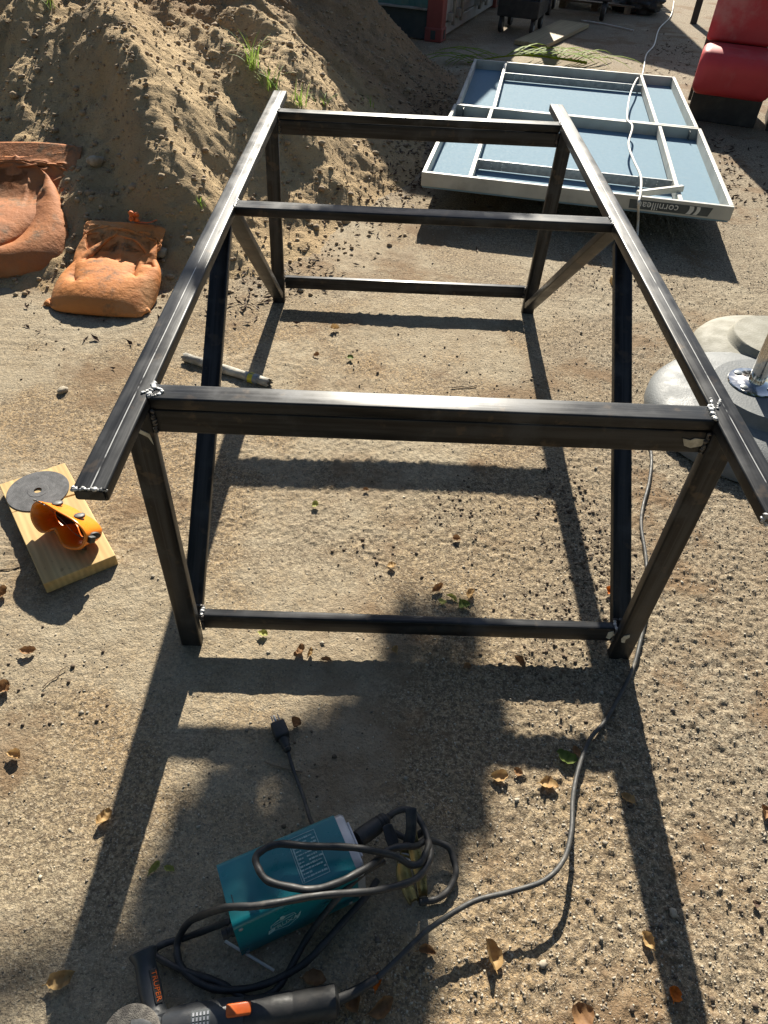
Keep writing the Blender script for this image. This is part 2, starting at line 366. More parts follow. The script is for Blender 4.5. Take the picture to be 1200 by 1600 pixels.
M['leaf_green'] = m_leaf('fallen_green_leaf', (.17, .22, .05), (.11, .15, .035))
M['leaf_lime'] = m_leaf('fallen_yellowgreen_leaf', (.38, .38, .12), (.28, .30, .08))
M['leaf_orange'] = m_leaf('fallen_orange_leaf', (.60, .17, .02), (.42, .10, .015))
M['leaf_dark'] = m_leaf('dark_leaf_litter', (.10, .06, .04), (.055, .035, .025), .1)
M['leaf_tree'] = NT('tree_leaf').done((.05, .095, .022), .7, 0, None, **{'Specular IOR Level': .2})
M['frond'] = m_leaf('palm_leaflet', (.25, .33, .02), (.15, .24, .02), .35)
M['grass'] = m_leaf('grass_blade', (.20, .34, .05), (.28, .36, .09), .35)
def m_bag(name, c0, c1, c2):
    t = NT(name); n = t.noise(5, 6, .6); col = t.mix(t.rng(n, .35, .65), c0, c1)
    col = t.mix(t.math('MULTIPLY', t.rng(t.noise(4, 5, .65, t.mapping(loc=(2, 8, 1))), .48, .62), t.rng(t.noise(22, 5, .7), .4, .65)), col, (.15, .085, .04))
    col = t.mix(t.rng(t.noise(3.2, 5, .65, t.mapping(loc=(5, 5, 5))), .5, .72, 0, .75), col, c2)
    nb = t.bump(t.noise(1.0, 3, .6, t.mapping((900, 90, 900))), .25, .001, t.bump(t.noise(1.0, 3, .6, t.mapping((90, 900, 900))), .25, .001, t.bump(t.noise(24, 5, .65), .6, .010)))
    return t.done(col, .75, 0, nb, **{'Specular IOR Level': .3})
M['bag'] = m_bag('orange_woven_bag', (.60, .225, .06), (.52, .185, .05), (.56, .32, .15))
M['bag_darker'] = m_bag('darker_orange_woven_bag', (.46, .165, .05), (.36, .135, .05), (.34, .19, .10))  # same weave in darker, browner oranges
M['bag_orange'] = m_simple('bright_orange_cloth', (.62, .15, .03), (.5, .11, .03), 20, .7, 0, .4, 60)

# ================================================================== GROUND
def axis(segs):
    out = [segs[0][0]]
    for a, b, st in segs:
        n = max(1, int(round((b - a) / st))); out += list(np.linspace(a, b, n + 1)[1:])
    return np.array(out)
gx = axis([(-80, -10, 10), (-10, -3, .5), (-3, -1.35, .05), (-1.35, -.7, .010), (-.7, 1.05, .0047), (1.05, 1.7, .010), (1.7, 3.2, .03), (3.2, 10, .5), (10, 80, 10)])
gy = axis([(-80, -10, 10), (-10, -.5, .5), (-.5, .15, .05), (.15, 1.5, .0047), (1.5, 2.2, .007), (2.2, 3.4, .011), (3.4, 5.2, .03), (5.2, 9, .06), (9, 14, .25), (14, 40, 4), (40, 120, 16)])
GX, GY = np.meshgrid(gx, gy)
ground = grid_mesh('ground', gx, gy, ground_h(GX, GY), M['ground']); tag(ground, None, None, kind='structure')
def gz(x, y): return float(ground_h(np.array([x]), np.array([y]))[0])

# ================================================================== DIRT MOUND
TOE = np.array([(.38, 7.3), (.27, 6.23), (.03, 5.23), (-.11, 4.26), (-.23, 3.77), (-.32, 3.44), (-.52, 3.2), (-.7, 3.02), (-.87, 2.93), (-1.03, 2.88), (-1.5, 2.88),
                (-2.2, 2.95), (-3.2, 3.1), (-5, 3.5), (-6.5, 5), (-6.5, 8), (-4.5, 9.4), (-2, 8.8), (-.5, 8.1), (.2, 7.8)])
def toe_dist(x, y):
    d = np.full(x.shape, 1e9); ins = np.zeros(x.shape, bool); n = len(TOE)
    for i in range(n):
        (ax, ay), (bx, by) = TOE[i], TOE[(i + 1) % n]
        t = np.clip(((x - ax) * (bx - ax) + (y - ay) * (by - ay)) / ((bx - ax) ** 2 + (by - ay) ** 2), 0, 1)
        d = np.minimum(d, np.hypot(x - ax - t * (bx - ax), y - ay - t * (by - ay)))
        c = ((ay > y) != (by > y)) & (x < (bx - ax) * (y - ay) / (by - ay + 1e-12) + ax); ins ^= c
    return np.where(ins, d, -d)
def seg_d(x, y, pts):
    d = np.full(x.shape, 1e9)
    for (ax, ay), (bx, by) in zip(pts[:-1], pts[1:]):
        t = np.clip(((x - ax) * (bx - ax) + (y - ay) * (by - ay)) / ((bx - ax) ** 2 + (by - ay) ** 2), 0, 1)
        d = np.minimum(d, np.hypot(x - ax - t * (bx - ax), y - ay - t * (by - ay)))
    return d
def mound_h(x, y):
    x = np.asarray(x, float); y = np.asarray(y, float)
    wx = x + .25 * fbm(x * 1.1, y * 1.1, 3, 31); wy = y + .25 * fbm(x * 1.1 + 7, y * 1.1, 3, 32)
    d = toe_dist(wx, wy) + .12; dp = np.sqrt(np.maximum(d, 0) ** 2 + .22 ** 2) - .22
    ms = .50 + .32 * sstep(-1.3, -.35, x + .25 * (y - 4.0)); h = MH * (1 - np.exp(-ms * dp / MH)); rise = sstep(0, .7, d)
    an = np.arctan2(y - 5.8, x + 2.2) * 3.0
    h = h + rise * (.15 * fbm(an * 1.3, dp * .5, 3, 41) + .07 * fbm(an * 3.5, dp * .9, 3, 42))
    for pts, amp, w in MFEAT: h = h + rise * amp * np.exp(-(seg_d(x, y, pts) / w) ** 2)
    h = h + sstep(0, .7, d) * (.07 * fbm(x * 2.6, y * 2.6, 3, 43)) + sstep(0, .25, d) * (.030 * fbm(x * 9, y * 9, 3, 44) + .020 * np.abs(fbm(x * 20, y * 20, 3, 45)) + .012 * np.maximum(fbm(x * 46, y * 46, 2, 46), 0))
    return np.where(d > 0, h, np.maximum(d * .6, -.08)) - .012
MH = 2.9
MFEAT = [([(-1.75, 4.55), (-1.35, 3.95), (-1.12, 3.45)], .17, .20), ([(-.78, 3.65), (-.62, 3.3)], -.16, .2), ([(-.32, 4.0), (-.38, 3.6), (-.45, 3.35)], .10, .13),
         ([(-1.0, 5.3), (-.45, 4.6)], .14, .22), ([(-2.3, 4.4), (-2.0, 3.5)], -.12, .25)]
mx = axis([(-6.8, -2.6, .08), (-2.6, .7, .0135)]); my = axis([(2.6, 5.6, .0135), (5.6, 7.6, .018), (7.6, 9.8, .08)])
MXg, MYg = np.meshgrid(mx, my)
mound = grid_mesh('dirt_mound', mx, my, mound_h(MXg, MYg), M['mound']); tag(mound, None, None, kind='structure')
def mz(x, y): return float(mound_h(np.array([x]), np.array([y]))[0])
def sz(x, y): return max(gz(x, y), mz(x, y)) if y > 2.5 and x < .8 else gz(x, y)
def szv(x, y):
    x = np.asarray(x, float); y = np.asarray(y, float); return np.maximum(ground_h(x, y), mound_h(x, y))
def scatter(name, X, Y, rad, mat, parent, sq, lift, octa=False):
    Zs = szv(X, Y); mb = MB(); shapes = []
    for k in range(40):
        if octa:
            rr = np.random.default_rng(k); b_ = np.array([(1, 0, 0), (0, 1, 0), (-1, 0, 0), (0, -1, 0), (0, 0, 1), (0, 0, -1)], float) + rr.uniform(-.3, .3, (6, 3)); a = rr.random() * 6.28
            b_ = b_ * np.array(sq); b_ = b_ @ np.array([[math.cos(a), math.sin(a), 0], [-math.sin(a), math.cos(a), 0], [0, 0, 1]]); shapes.append(b_); F = np.array([(0, 1, 4), (1, 2, 4), (2, 3, 4), (3, 0, 4), (1, 0, 5), (2, 1, 5), (3, 2, 5), (0, 3, 5)])
        else: b_ = MB().blob((0, 0, 0), 1.0, k, sq); shapes.append(np.array(b_.v)); F = np.array(b_.f)
    vs = np.concatenate([shapes[i % 40] * r + (x, y, z + r * lift) for i, (x, y, z, r) in enumerate(zip(X, Y, Zs, rad))])
    fs = (F[None] + len(shapes[0]) * np.arange(len(X))[:, None, None]).reshape(-1, 3)
    me = bpy.data.meshes.new(name); me.vertices.add(len(vs)); me.vertices.foreach_set('co', vs.astype(np.float32).ravel())
    me.loops.add(fs.size); me.loops.foreach_set('vertex_index', fs.astype(np.int32).ravel()); me.polygons.add(len(fs))
    me.polygons.foreach_set('loop_start', np.arange(0, fs.size, 3, dtype=np.int32)); me.polygons.foreach_set('loop_total', np.full(len(fs), 3, np.int32))
    me.update(calc_edges=True); me.materials.append(mat)
    return tag(link(name, me, parent), None, None, kind='stuff')
X = RNG.uniform(-2.6, .5, 13000); Y = RNG.uniform(2.75, 7.4, 13000); D_ = toe_dist(X, Y)
ok = (D_ > -.4) & ((D_ > 0) | (RNG.random(13000) < np.exp(np.minimum(D_, 0) * 9))); X, Y = X[ok][:7500], Y[ok][:7500]
scatter('soil_clods', X, Y, .004 + .012 * RNG.random(len(X)) ** 3 + .016 * (RNG.random(len(X)) < .02), M['clod'], mound, (1, .85, .65), .25)
NG = 170000; X = RNG.uniform(-1.2, 1.9, NG); Y = .2 + 4.0 * RNG.random(NG) ** 1.5
ok = (RNG.random(NG) < .12 + .88 * sstep(-.1, .8, X - .2 * (Y - 1) + .5 * (RNG.random(NG) - .5) + .25 * fbm(X * 2, Y * 2, 2, 77))) & (mound_h(X, Y) < .01); X, Y = X[ok][:80000], Y[ok][:80000]
for kk, gm in enumerate(('gravel', 'gravel_pale', 'gravel_dark')):
    sl = (slice(0, None, 3), slice(1, None, 3), slice(2, None, 6))[kk]; Xs, Ys = X[sl], Y[sl]
    scatter('loose_gravel', Xs, Ys, .0009 + .0032 * RNG.random(len(Xs)) ** 3 + .004 * (RNG.random(len(Xs)) < .008), M[gm], ground, (1, .85, .7), .18, True)

CX = []; CY = []; CR = []
for (cx, cy), n_, sd in (((0.615, 1.623), 160, .05), ((0.628, 1.408), 240, .06), ((0.565, 1.772), 90, .05), ((0.541, 1.213), 150, .06), ((0.435, 1.060), 120, .06), ((0.200, 1.589), 50, .04), ((0.315, 1.514), 45, .05), ((0.243, 1.681), 30, .04), ((0.027, 1.361), 35, .06), ((-0.110, 1.453), 30, .08), ((1.206, 3.421), 90, .10), ((0.964, 3.320), 60, .08), ((-0.030, 2.318), 50, .12), ((0.416, 2.320), 40, .12), ((0.674, 0.452), 60, .10), ((-0.733, 0.943), 40, .10), ((-1.440, 2.498), 60, .12), ((-0.132, 0.673), 40, .06)):
    CX += list(RNG.normal(cx, sd, n_)); CY += list(RNG.normal(cy, sd * 1.3, n_)); CR += list(.0016 + .0055 * RNG.random(n_) ** 2.5)
scatter('soil_crumbs', np.array(CX), np.array(CY), np.array(CR), M['crumb'], ground, (1, .85, .7), .25)

# ================================================================== STEEL FRAME
FX, FY, FYAW, FSK = 0.08367, 0.98558, 0.03075, 0.01265
def T(u, v, z):
    u = u + FSK * v; c, s = math.cos(FYAW), math.sin(FYAW)
    return Vector((FX + c * u - s * v, FY + s * u + c * v, z))
frame = thing('steel_table_frame', 'unpainted black steel tube table frame welded with four legs and diagonal braces', 'table frame', T(0, 1.0, 0))
def rrect(w, h, r, n=4):
    pts = []
    for cx, cy, a0 in ((w / 2 - r, h / 2 - r, 0), (-w / 2 + r, h / 2 - r, 90), (-w / 2 + r, -h / 2 + r, 180), (w / 2 - r, -h / 2 + r, 270)):
        for i in range(n + 1):
            a = R(a0 + 90 * i / n); pts.append((cx + r * math.cos(a), cy + r * math.sin(a)))
    return pts
def beam(name, A, B, wdir, w, h, mat, parent=frame, label=None):
    A = Vector(A); B = Vector(B); ax = (B - A); L = ax.length; ax.normalize()
    wy = Vector(wdir); wy = (wy - ax * wy.dot(ax)).normalized(); wz = ax.cross(wy)
    pr = rrect(w, h, .0042); n = len(pr); inner = rrect(w - .005, h - .005, .002); mb = MB(); e = .0012
    rings = [(0, inner, .012), (0, inner, 0), (0, [(x * .985, y * .98) for x, y in pr], 0), (e, pr, 0), (L - e, pr, 0), (L, [(x * .985, y * .98) for x, y in pr], 0), (L, inner, 0), (L, inner, -.012)]
    vs = []; 
    for x, p, dx in rings: vs += [(x + dx - L / 2, a, b) for a, b in p]
    fs = [(i * n + k, i * n + (k + 1) % n, (i + 1) * n + (k + 1) % n, (i + 1) * n + k) for i in range(len(rings) - 1) for k in range(n)]
    fs += [tuple(range(n))[::-1], tuple((len(rings) - 1) * n + k for k in range(n))]
    mb.add(vs, fs); c = (A + B) / 2 - Vector(parent.location)
    mw = Matrix(((ax.x, wy.x, wz.x, c.x), (ax.y, wy.y, wz.y, c.y), (ax.z, wy.z, wz.z, c.z), (0, 0, 0, 1)))
    o = obj(name, mb, mat, parent, mw=mw, angle=30)
    if label: o['label'] = label
    return o
U = T(1, 0, 0) - T(0, 0, 0); V_ = T(0, 1, 0) - T(0, 0, 0); Z_ = Vector((0, 0, 1))
HT, RT, RW = .7603, .0267, .0535
for sgn in (-1, 1):
    u = sgn * (.525 + RW / 2)
    beam('rail', T(u, -.166, HT - RT / 2), T(u, 2.185, HT - RT / 2), U, RW, RT, M['steel_line'])
def cross(v, d, z0, z1): return beam('crossbar', T(-.5235, v + d / 2, (z0 + z1) / 2), T(.5235, v + d / 2, (z0 + z1) / 2), V_, d, z1 - z0, M['steel'])
cross(.0806, .048, HT - RT, HT - .0008); cross(.0816, .0262, .6800, HT - RT - .0006)
cross(.9873, .0535, HT - RT, HT - .0008)
cross(1.9014, .048, HT - RT, HT - .0008); cross(1.9024, .0262, .6815, HT - RT - .0006)
def lower(v, z0, z1, e): return beam('lower_bar', T(-.524 + e, v + .012, (z0 + z1) / 2), T(.524 + e, v + .012, (z0 + z1) / 2), V_, .0245, z1 - z0, M['steel'])
lower(.0925, .047, .099, -.003); lower(1.907, .062, .114, -.012)
for sgn in (-1, 1):
    u = sgn * (.525 + .027)
    beam('leg', T(u - .003, .0835, .001), T(u, .0835, HT - RT - .0006), U, .0525, .0267, M['steel'])
    beam('leg', T(u - .0145, 1.902, .001), T(u, 1.902, HT - RT - .0006), U, .0525, .0267, M['steel'])
    beam('brace', T(u - .003, .118, .052), T(u, .945, HT - RT - .012), U, .049, .026, M['steel'])
    beam('brace', T(u - .0145, 1.868, .05), T(u, 1.055, HT - RT - .012), U, .049, .026, M['steel'])
def weld(pts, r, mat='weld', n=None, seed=0, name='weld_bead'):
    mb = MB(); P = spline(pts, 10); rr = random.Random(seed); cnt = n or max(4, int((Vector(pts[0]) - Vector(pts[-1])).length / (r * 1.1)))
    for i in range(cnt):
        p = P[int(i / max(cnt - 1, 1) * (len(P) - 1))] - Vector(frame.location)
        mb.blob(p + Vector([(rr.random() - .5) * r * .7 for _ in range(3)]), r * (.6 + .7 * rr.random()), seed * 50 + i, (1, 1, .7), 1)
    obj(name, mb, M[mat], frame, smooth=True)
def flake(pts, mat='slag'):           # flat paint or slag spill on a leg face: outline given on the frame, 1.2 mm thick
    P = [Vector(p) - Vector(frame.location) for p in pts]; nrm = (P[1] - P[0]).cross(P[2] - P[0]).normalized()
    if nrm.y > 0 and abs(nrm.y) > .5: nrm = -nrm
    if nrm.z < 0 and abs(nrm.z) > .5: nrm = -nrm
    n = len(P); mb = MB(); mb.add([p for p in P] + [p + nrm * .0014 for p in P], [tuple(range(n)), tuple(range(n, 2 * n))] + [(i, (i + 1) % n, n + (i + 1) % n, n + i) for i in range(n)])
    obj('slag_flake', mb, M[mat], frame)
for sg in (-1, 1):
    e = .525 * sg
    weld([T(e, .083, HT), T(e - .002 * sg, .106, HT), T(e, .127, HT)], .0045, 'weld', 15, 3 + sg)
    weld([T(e - .003 * sg, .079, HT - .03), T(e - .003 * sg, .079, .684)], .0042, 'weld_burn', 14, 6 + sg)
    weld([T(e, .989, HT), T(e, 1.04, HT)], .0038, 'weld', 11, 9 + sg)
    weld([T(e, 1.903, HT), T(e, 1.949, HT)], .0038, 'weld', 9, 12 + sg)
    weld([T(e - .004 * sg, 1.900, HT - .03), T(e - .004 * sg, 1.900, .686)], .0042, 'weld_burn', 12, 15 + sg)
    weld([T(e - .004 * sg, .094, .099), T(e - .004 * sg, .115, .1)], .0045, 'weld', 6, 18 + sg)
    weld([T(e - .004 * sg, .0905, .096), T(e - .004 * sg, .0905, .05)], .004, 'weld_burn', 9, 21 + sg)
    weld([T(e - .004 * sg - .012, 1.905, .112), T(e - .004 * sg - .012, 1.905, .066)], .004, 'weld_burn', 8, 24 + sg)
    weld([T(e + .002 * sg, .135, .085), T(e + .05 * sg, .135, .085)], .004, 'weld_burn', 8, 27 + sg)
# chalky slag smears seen at the joints
flake([T(-.566, .0695, .706), T(-.556, .0695, .704), T(-.546, .0695, .694), T(-.532, .0695, .686), T(-.529, .0695, .660), T(-.536, .0695, .678), T(-.552, .0695, .688), T(-.564, .0695, .697)])
flake([T(.476, .0805, .716), T(.492, .0805, .712), T(.499, .0805, .717), T(.521, .0805, .715), T(.517, .0805, .70), T(.498, .0805, .694), T(.484, .0805, .699)])
flake([T(.533, .0695, .104), T(.546, .0695, .11), T(.548, .0695, .098), T(.541, .0695, .09), T(.542, .0695, .076), T(.533, .0695, .078), T(.529, .0695, .092)])
flake([T(.502, .091, .088), T(.514, .091, .094), T(.519, .091, .078), T(.512, .091, .06), T(.502, .091, .066)])
weld([T(-.538, .094, HT + .001), T(-.527, .104, HT + .001), T(-.513, .112, HT), T(-.505, .102, HT), T(-.512, .09, HT), T(-.524, .088, HT)], .0033, 'weld', 26, 61)
weld([T(.53, .118, HT + .0005), T(.535, .15, HT + .0005)], .003, 'weld', 9, 62); weld([T(.538, .118, HT + .0005), T(.552, .148, HT + .0005)], .003, 'weld', 8, 63)
# welded and ground shut rail ends
weld([T(-.577, -.166, HT - .004), T(-.552, -.167, HT - .002), T(-.526, -.166, HT - .004)], .0042, 'weld', 17, 64)
weld([T(.527, -.166, HT - .004), T(.53, -.167, HT - .02), T(.552, -.166, HT - .025)], .0042, 'weld', 14, 65)
beam('end_cap', T(-.552, -.1665, HT - RT / 2), T(-.552, -.158, HT - RT / 2), U, RW - .004, RT - .004, M['steel'])
beam('end_cap', T(.552, -.1665, HT - RT / 2), T(.552, -.158, HT - RT / 2), U, RW - .004, RT - .004, M['weld_burn'])

# ================================================================== PING-PONG TABLE (two halves lying face down)
def rot_frame(o, ang, tilt=0):
    return Matrix.Translation(o) @ Matrix.Rotation(ang, 4, 'Z') @ Matrix.Rotation(tilt, 4, 'X')
def half_table(label, front_c, ang, W, D, z, logo, tilt=0):
    t = thing('table_tennis_half', label, 'tennis table', (front_c[0], front_c[1], z), ang)
    t.rotation_euler = (tilt, 0, ang)
    th, ah = .022, .07                                    # wall thickness, apron height ; local: x width, y depth, z up, top rim at z = 0
    obj('tabletop_panel', rbox((W - .012, D - .012, .018), .003, 1, (0, D / 2, -ah + .002)), M['blue_panel'], t)
    for x0, y0, sx, sy in ((0, th / 2, W, th), (0, D - th / 2, W, th)):
        obj('apron', rbox((sx, sy, ah), .003, 2, (x0, y0, -ah / 2 + .004)), M['alu'], t)
    for sg in (-1, 1): obj('apron', rbox((th, D - 2 * th - .002, ah), .003, 2, (sg * (W / 2 - th / 2), D / 2, -ah / 2 + .004)), M['alu'], t)
    xl, xr = -W / 2 + .255, W / 2 - .26
    for x in (xl, xr): obj('rib', rbox((.022, D - 2 * th - .004, ah - .018), .002, 1, (x, D / 2, -ah / 2 + .009)), M['alu'], t)
    yb = .33 if logo else D - .33
    rb = obj('rib', rbox((xr - xl - .026, .014, ah - .02), .002, 1, ((xl + xr) / 2, yb, -ah / 2 + .006)), M['galv'], t)
    dots = MB()
    for cx in (xl + .12, xr - .12):
        for dx in (-.03, .03):
            for zz in (-.016, -.032, -.048): dots.lathe([(.0035, 0), (.0035, .002), (.002, .0026)], 8, (cx + dx, yb - .0085, zz), Matrix.Rotation(R(90), 3, 'X'))
    tag(obj('rivet_holes', dots, M['white'], t), None, None, kind='stuff')
    for sg in (-1, 1): obj('corner_bracket', rbox((.004, .05, .05), .001, 1, (sg * (W / 2 - th - .05), (th + .027) if not logo else D - th - .027, -.03)), M['dark_print'], t)
    return t, xl, xr
TA = R(-9.0)
nt, xl, xr = half_table('near half of the upside down blue table tennis table, logo strip on its white apron', (.886, 3.81), TA, 1.60, 1.366, .225, True)
ft, _, _ = half_table('far half of the upside down blue table tennis table, next to the palm frond', (1.103, 5.178), R(-8.2), 1.58, 1.372, .22, False)
lp = MB().prism([(.385, -.05), (.40, -.010), (.80 - .04, -.010), (.735, -.056), (.40, -.056)], 0, .0016, Matrix.Rotation(R(90), 4, 'X'))
pl = obj('logo_strip', MB().prism([(.29, -.052), (.285, -.012), (.70, -.012), (.685, -.056), (.29, -.056)], 0, .0022, Matrix.Rotation(R(90), 4, 'X')), M['dark_print'], nt)
tm = text_mesh('cornilleau', .052, .0006, M['white'], 0, 1.02)
tx = link('lettering', tm, pl); tx.matrix_local = Matrix.Translation((.43, -.0028, -.034)) @ Matrix.Rotation(R(90), 4, 'X') @ Matrix.Rotation(R(180), 4, 'Z')
lg = MB()
for ox in (0, .045):
    a = [(.565 + ox + .035 * math.cos(q), -.020 - .045 * (1 - math.sin(q))) for q in np.linspace(0, math.pi / 2, 7)]
for ox, wdt in ((.585, .022), (.62, .018)):
    arc = [(ox + .030 * math.sin(R(90) * i / 6), -.014 - .040 * i / 6) for i in range(7)]
    arc = [(ox - .028 * (i / 6) ** 2 + .018 * i / 6, -.014 - .040 * i / 6) for i in range(7)]
    lg.prism(arc + [(x + wdt, y) for x, y in arc[::-1]], .0023, .0031, Matrix.Rotation(R(90), 4, 'X'))
obj('emblem', lg, M['white'], pl)
st = obj('steel_strut', rbox((.26, .025, .03), .003, 1), M['alu'], nt); st.matrix_local = Matrix.Translation((xr - .10, .115, .004)) @ Matrix.Rotation(R(24), 4, 'Z') @ Matrix.Rotation(R(-4), 4, 'Y')
for i, (x, y, lb) in enumerate(((.52, 4.45, 'left'), (1.50, 4.35, 'right'), (.75, 6.2, 'far left'), (1.75, 6.1, 'far right'))):
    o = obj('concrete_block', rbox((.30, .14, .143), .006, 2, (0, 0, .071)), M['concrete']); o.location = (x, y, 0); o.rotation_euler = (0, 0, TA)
    o.data.materials[0] = M['dark_void']; tag(o, 'block painted shade-dark propping up the %s corner of the table tennis table' % {'left': 'near left', 'right': 'near right'}.get(lb, lb), 'block', 'blocks under the table tennis table')  # pale concrete recoloured near-black to match the shade beneath the table

# ================================================================== SANDBAGS (two sewn sheets filled and draped by a small cloth relaxation)
def drape_bag(W, H, fill, start, steps, seed, floor, press=1.0, taper=.16):
    N, Mr = 46, 60; rr = np.random.default_rng(seed)
    s = np.linspace(-.5, .5, N); t = np.linspace(0, 1, Mr); S, Tt = np.meshgrid(s, t)
    X0 = S * W * (1 - taper * sstep(.55, 1, Tt)); Y0 = Tt * H
    flat = np.stack([X0, Y0], -1)
    rh = np.linalg.norm(flat[:, 1:] - flat[:, :-1], axis=-1); rv = np.linalg.norm(flat[1:] - flat[:-1], axis=-1)
    rd1 = np.linalg.norm(flat[1:, 1:] - flat[:-1, :-1], axis=-1); rd2 = np.linalg.norm(flat[1:, :-1] - flat[:-1, 1:], axis=-1)
    o, ey, ez = start                                   # origin, up-the-bag direction, outward direction
    ex = np.cross(ey, ez)
    def place(off): return o + X0[..., None] * ex + Y0[..., None] * ey + off[..., None] * ez
    nz = .006 * fbm(S * 9, Tt * 9, 3, seed)
    bulge = .05 * np.clip(1 - (2 * S) ** 2, 0, 1) * np.clip(1 - Tt, .1, 1)
    P = [place(bulge + nz), place(-bulge * .5 + nz)]; Q = [p.copy() for p in P]
    wt = sstep(fill + .14, fill - .10, Tt)
    def con(a, b, r, k, soft=False):
        d = b - a; L = np.linalg.norm(d, axis=-1); L = np.maximum(L, 1e-9); e = (L - r) / L
        if soft: e = np.where(L > r, e, e * .15)
        c = d * (e * .5 * k)[..., None]; a += c; b -= c
    def sew():
        for sl in ((slice(None), 0), (slice(None), N - 1), (0, slice(None))):
            m_ = .5 * (P[0][sl] + P[1][sl]); P[0][sl] = m_; P[1][sl] = m_
    for it in range(steps):
        damp = .93
        for j in (0, 1):
            p = P[j]; v = (p - Q[j]) * damp; Q[j] = p.copy()
            gx_ = np.gradient(p, axis=1); gy_ = np.gradient(p, axis=0); nn = np.cross(gx_, gy_); nn /= np.maximum(np.linalg.norm(nn, axis=-1, keepdims=True), 1e-9)
            if j == 1: nn = -nn
            ztop = np.max(p[int(fill * Mr), :, 2]) if True else 0
            hyd = np.clip(.35 + 2.6 * (ztop - p[..., 2]) / .25, .2, 2.6)
            P[j] = p + v + np.array([0, 0, -.00038]) + nn * (.00052 * press * wt * hyd)[..., None]
        for _ in range(3):
            for p in P:
                for par in (0, 1): con(p[:, par:-1:2], p[:, par + 1::2][:, :p[:, par:-1:2].shape[1]], rh[:, par::2], 1.0)
                for par in (0, 1): con(p[par:-1:2], p[par + 1::2][:p[par:-1:2].shape[0]], rv[par::2], 1.0)
                con(p[:-1:2, :-1:2], p[1::2, 1::2], rd1[::2, ::2], .5); con(p[1:-1:2, 1:-1:2], p[2::2, 2::2], rd1[1::2, 1::2], .5)
                con(p[:-1:2, 1::2], p[1::2, :-1:2], rd2[::2, ::2], .5); con(p[1:-1:2, 2::2], p[2::2, 1:-1:2], rd2[1::2, 1::2], .5)
                con(p[:, :-4:5], p[:, 4::5][:, :p[:, :-4:5].shape[1]], (rh[:, :1] * 4) + 0 * p[:, :-4:5, 0], .12)
            sew()
            for p in P:
                lo = floor(p[..., 0], p[..., 1]); hit = p[..., 2] < lo; p[..., 2] = np.maximum(p[..., 2], lo)
            for j in (0, 1):
                fz = P[j][..., 2] <= floor(P[j][..., 0], P[j][..., 1]) + 1e-4
                Q[j][fz] = P[j][fz] * .9 + Q[j][fz] * .1
        # keep the front sheet outside the back sheet
        mid = np.sum((P[0] - P[1]) * ez, -1); bad = mid < .002
        P[0][bad] += .5 * ((.002 - mid[bad])[:, None] * ez); P[1][bad] -= .5 * ((.002 - mid[bad])[:, None] * ez)
        sew()
    return P
def sandbag(label, W, H, fill, base, lean, yaw, steps, seed, mat, slope_y, press=1.0, taper=.16):
    e = R(lean); cy, sy = math.cos(yaw), math.sin(yaw)
    ey = np.array([-sy * math.cos(e), cy * math.cos(e), math.sin(e)]); ez = np.array([sy * math.sin(e), -cy * math.sin(e), math.cos(e)])
    def floor(x, y): return np.maximum(.004, (y - slope_y) * .50)
    P = drape_bag(W, H, fill, (np.array(base) + np.array([0, 0, .02]), ey, ez), steps, seed, floor, press, taper)
    t = thing('sandbag', label, 'sandbag', (base[0], base[1], 0)); Mr, N, _ = P[0].shape; L = np.array([base[0], base[1], 0])
    mb = MB(); F = (P[0] - L).reshape(-1, 3); B = (P[1] - L).reshape(-1, 3)
    q = [(j * N + i, j * N + i + 1, (j + 1) * N + i + 1, (j + 1) * N + i) for j in range(Mr - 1) for i in range(N - 1)]
    mb.add([tuple(p) for p in F], q); mb.add([tuple(p) for p in B], [f[::-1] for f in q])
    me = bpy.data.meshes.new('bag_body'); me.from_pydata(mb.v, [], mb.f); bm = bmesh.new(); bm.from_mesh(me); bmesh.ops.remove_doubles(bm, verts=bm.verts, dist=1e-5)
    bm.to_mesh(me); bm.free(); me.materials.append(mat); me.polygons.foreach_set('use_smooth', [True] * len(me.polygons))
    body = link('bag_body', me, t); ss = body.modifiers.new('smooth', 'SUBSURF'); ss.levels = 1; ss.render_levels = 1
    so = body.modifiers.new('cloth', 'SOLIDIFY'); so.thickness = .0015; so.offset = 0
    hem = [Vector(F[i]) + Vector((0, -.004, 0.001 * math.sin(i * 1.7))) for i in range(0, N, 2)]
    obj('stitched_hem', MB().tube(spline(hem, 3), .0034, 6, True, .5), mat, t, smooth=True)
    return t, P
b1, P1 = sandbag('smaller orange sandbag standing in sunlight beside the steel rail, mouth crumpled open', .48, .66, .79, (-1.272, 2.685, 0), 40, R(-3), 230, 5, M['bag'], 2.80, 1.2)
tpz = P1[1][-1, 27] + np.array([0, 0, .01]); p0 = Vector(tpz) - Vector(b1.location); tie = MB()
for k in range(7): tie.blob(p0 + Vector((.012 * math.sin(k * 2), .012 * math.cos(k * 1.7), .006 * k)), .012, 900 + k, (1, .8, 1), 1)
tie.tube(spline([p0, p0 + Vector((.03, 0, -.005)), p0 + Vector((.07, -.01, .0)), p0 + Vector((.10, .01, .006))]), .006, 6, True, .4)
obj('knotted_tie', tie, M['bag_orange'], b1, smooth=True)
b2, P2 = sandbag('larger, darker orange sandbag in shade at the left edge, slumped against the soil', .84, 1.0, .72, (-1.875, 2.98, 0), 42, R(5), 230, 12, M['bag_darker'], 3.05, 1.15, .12)

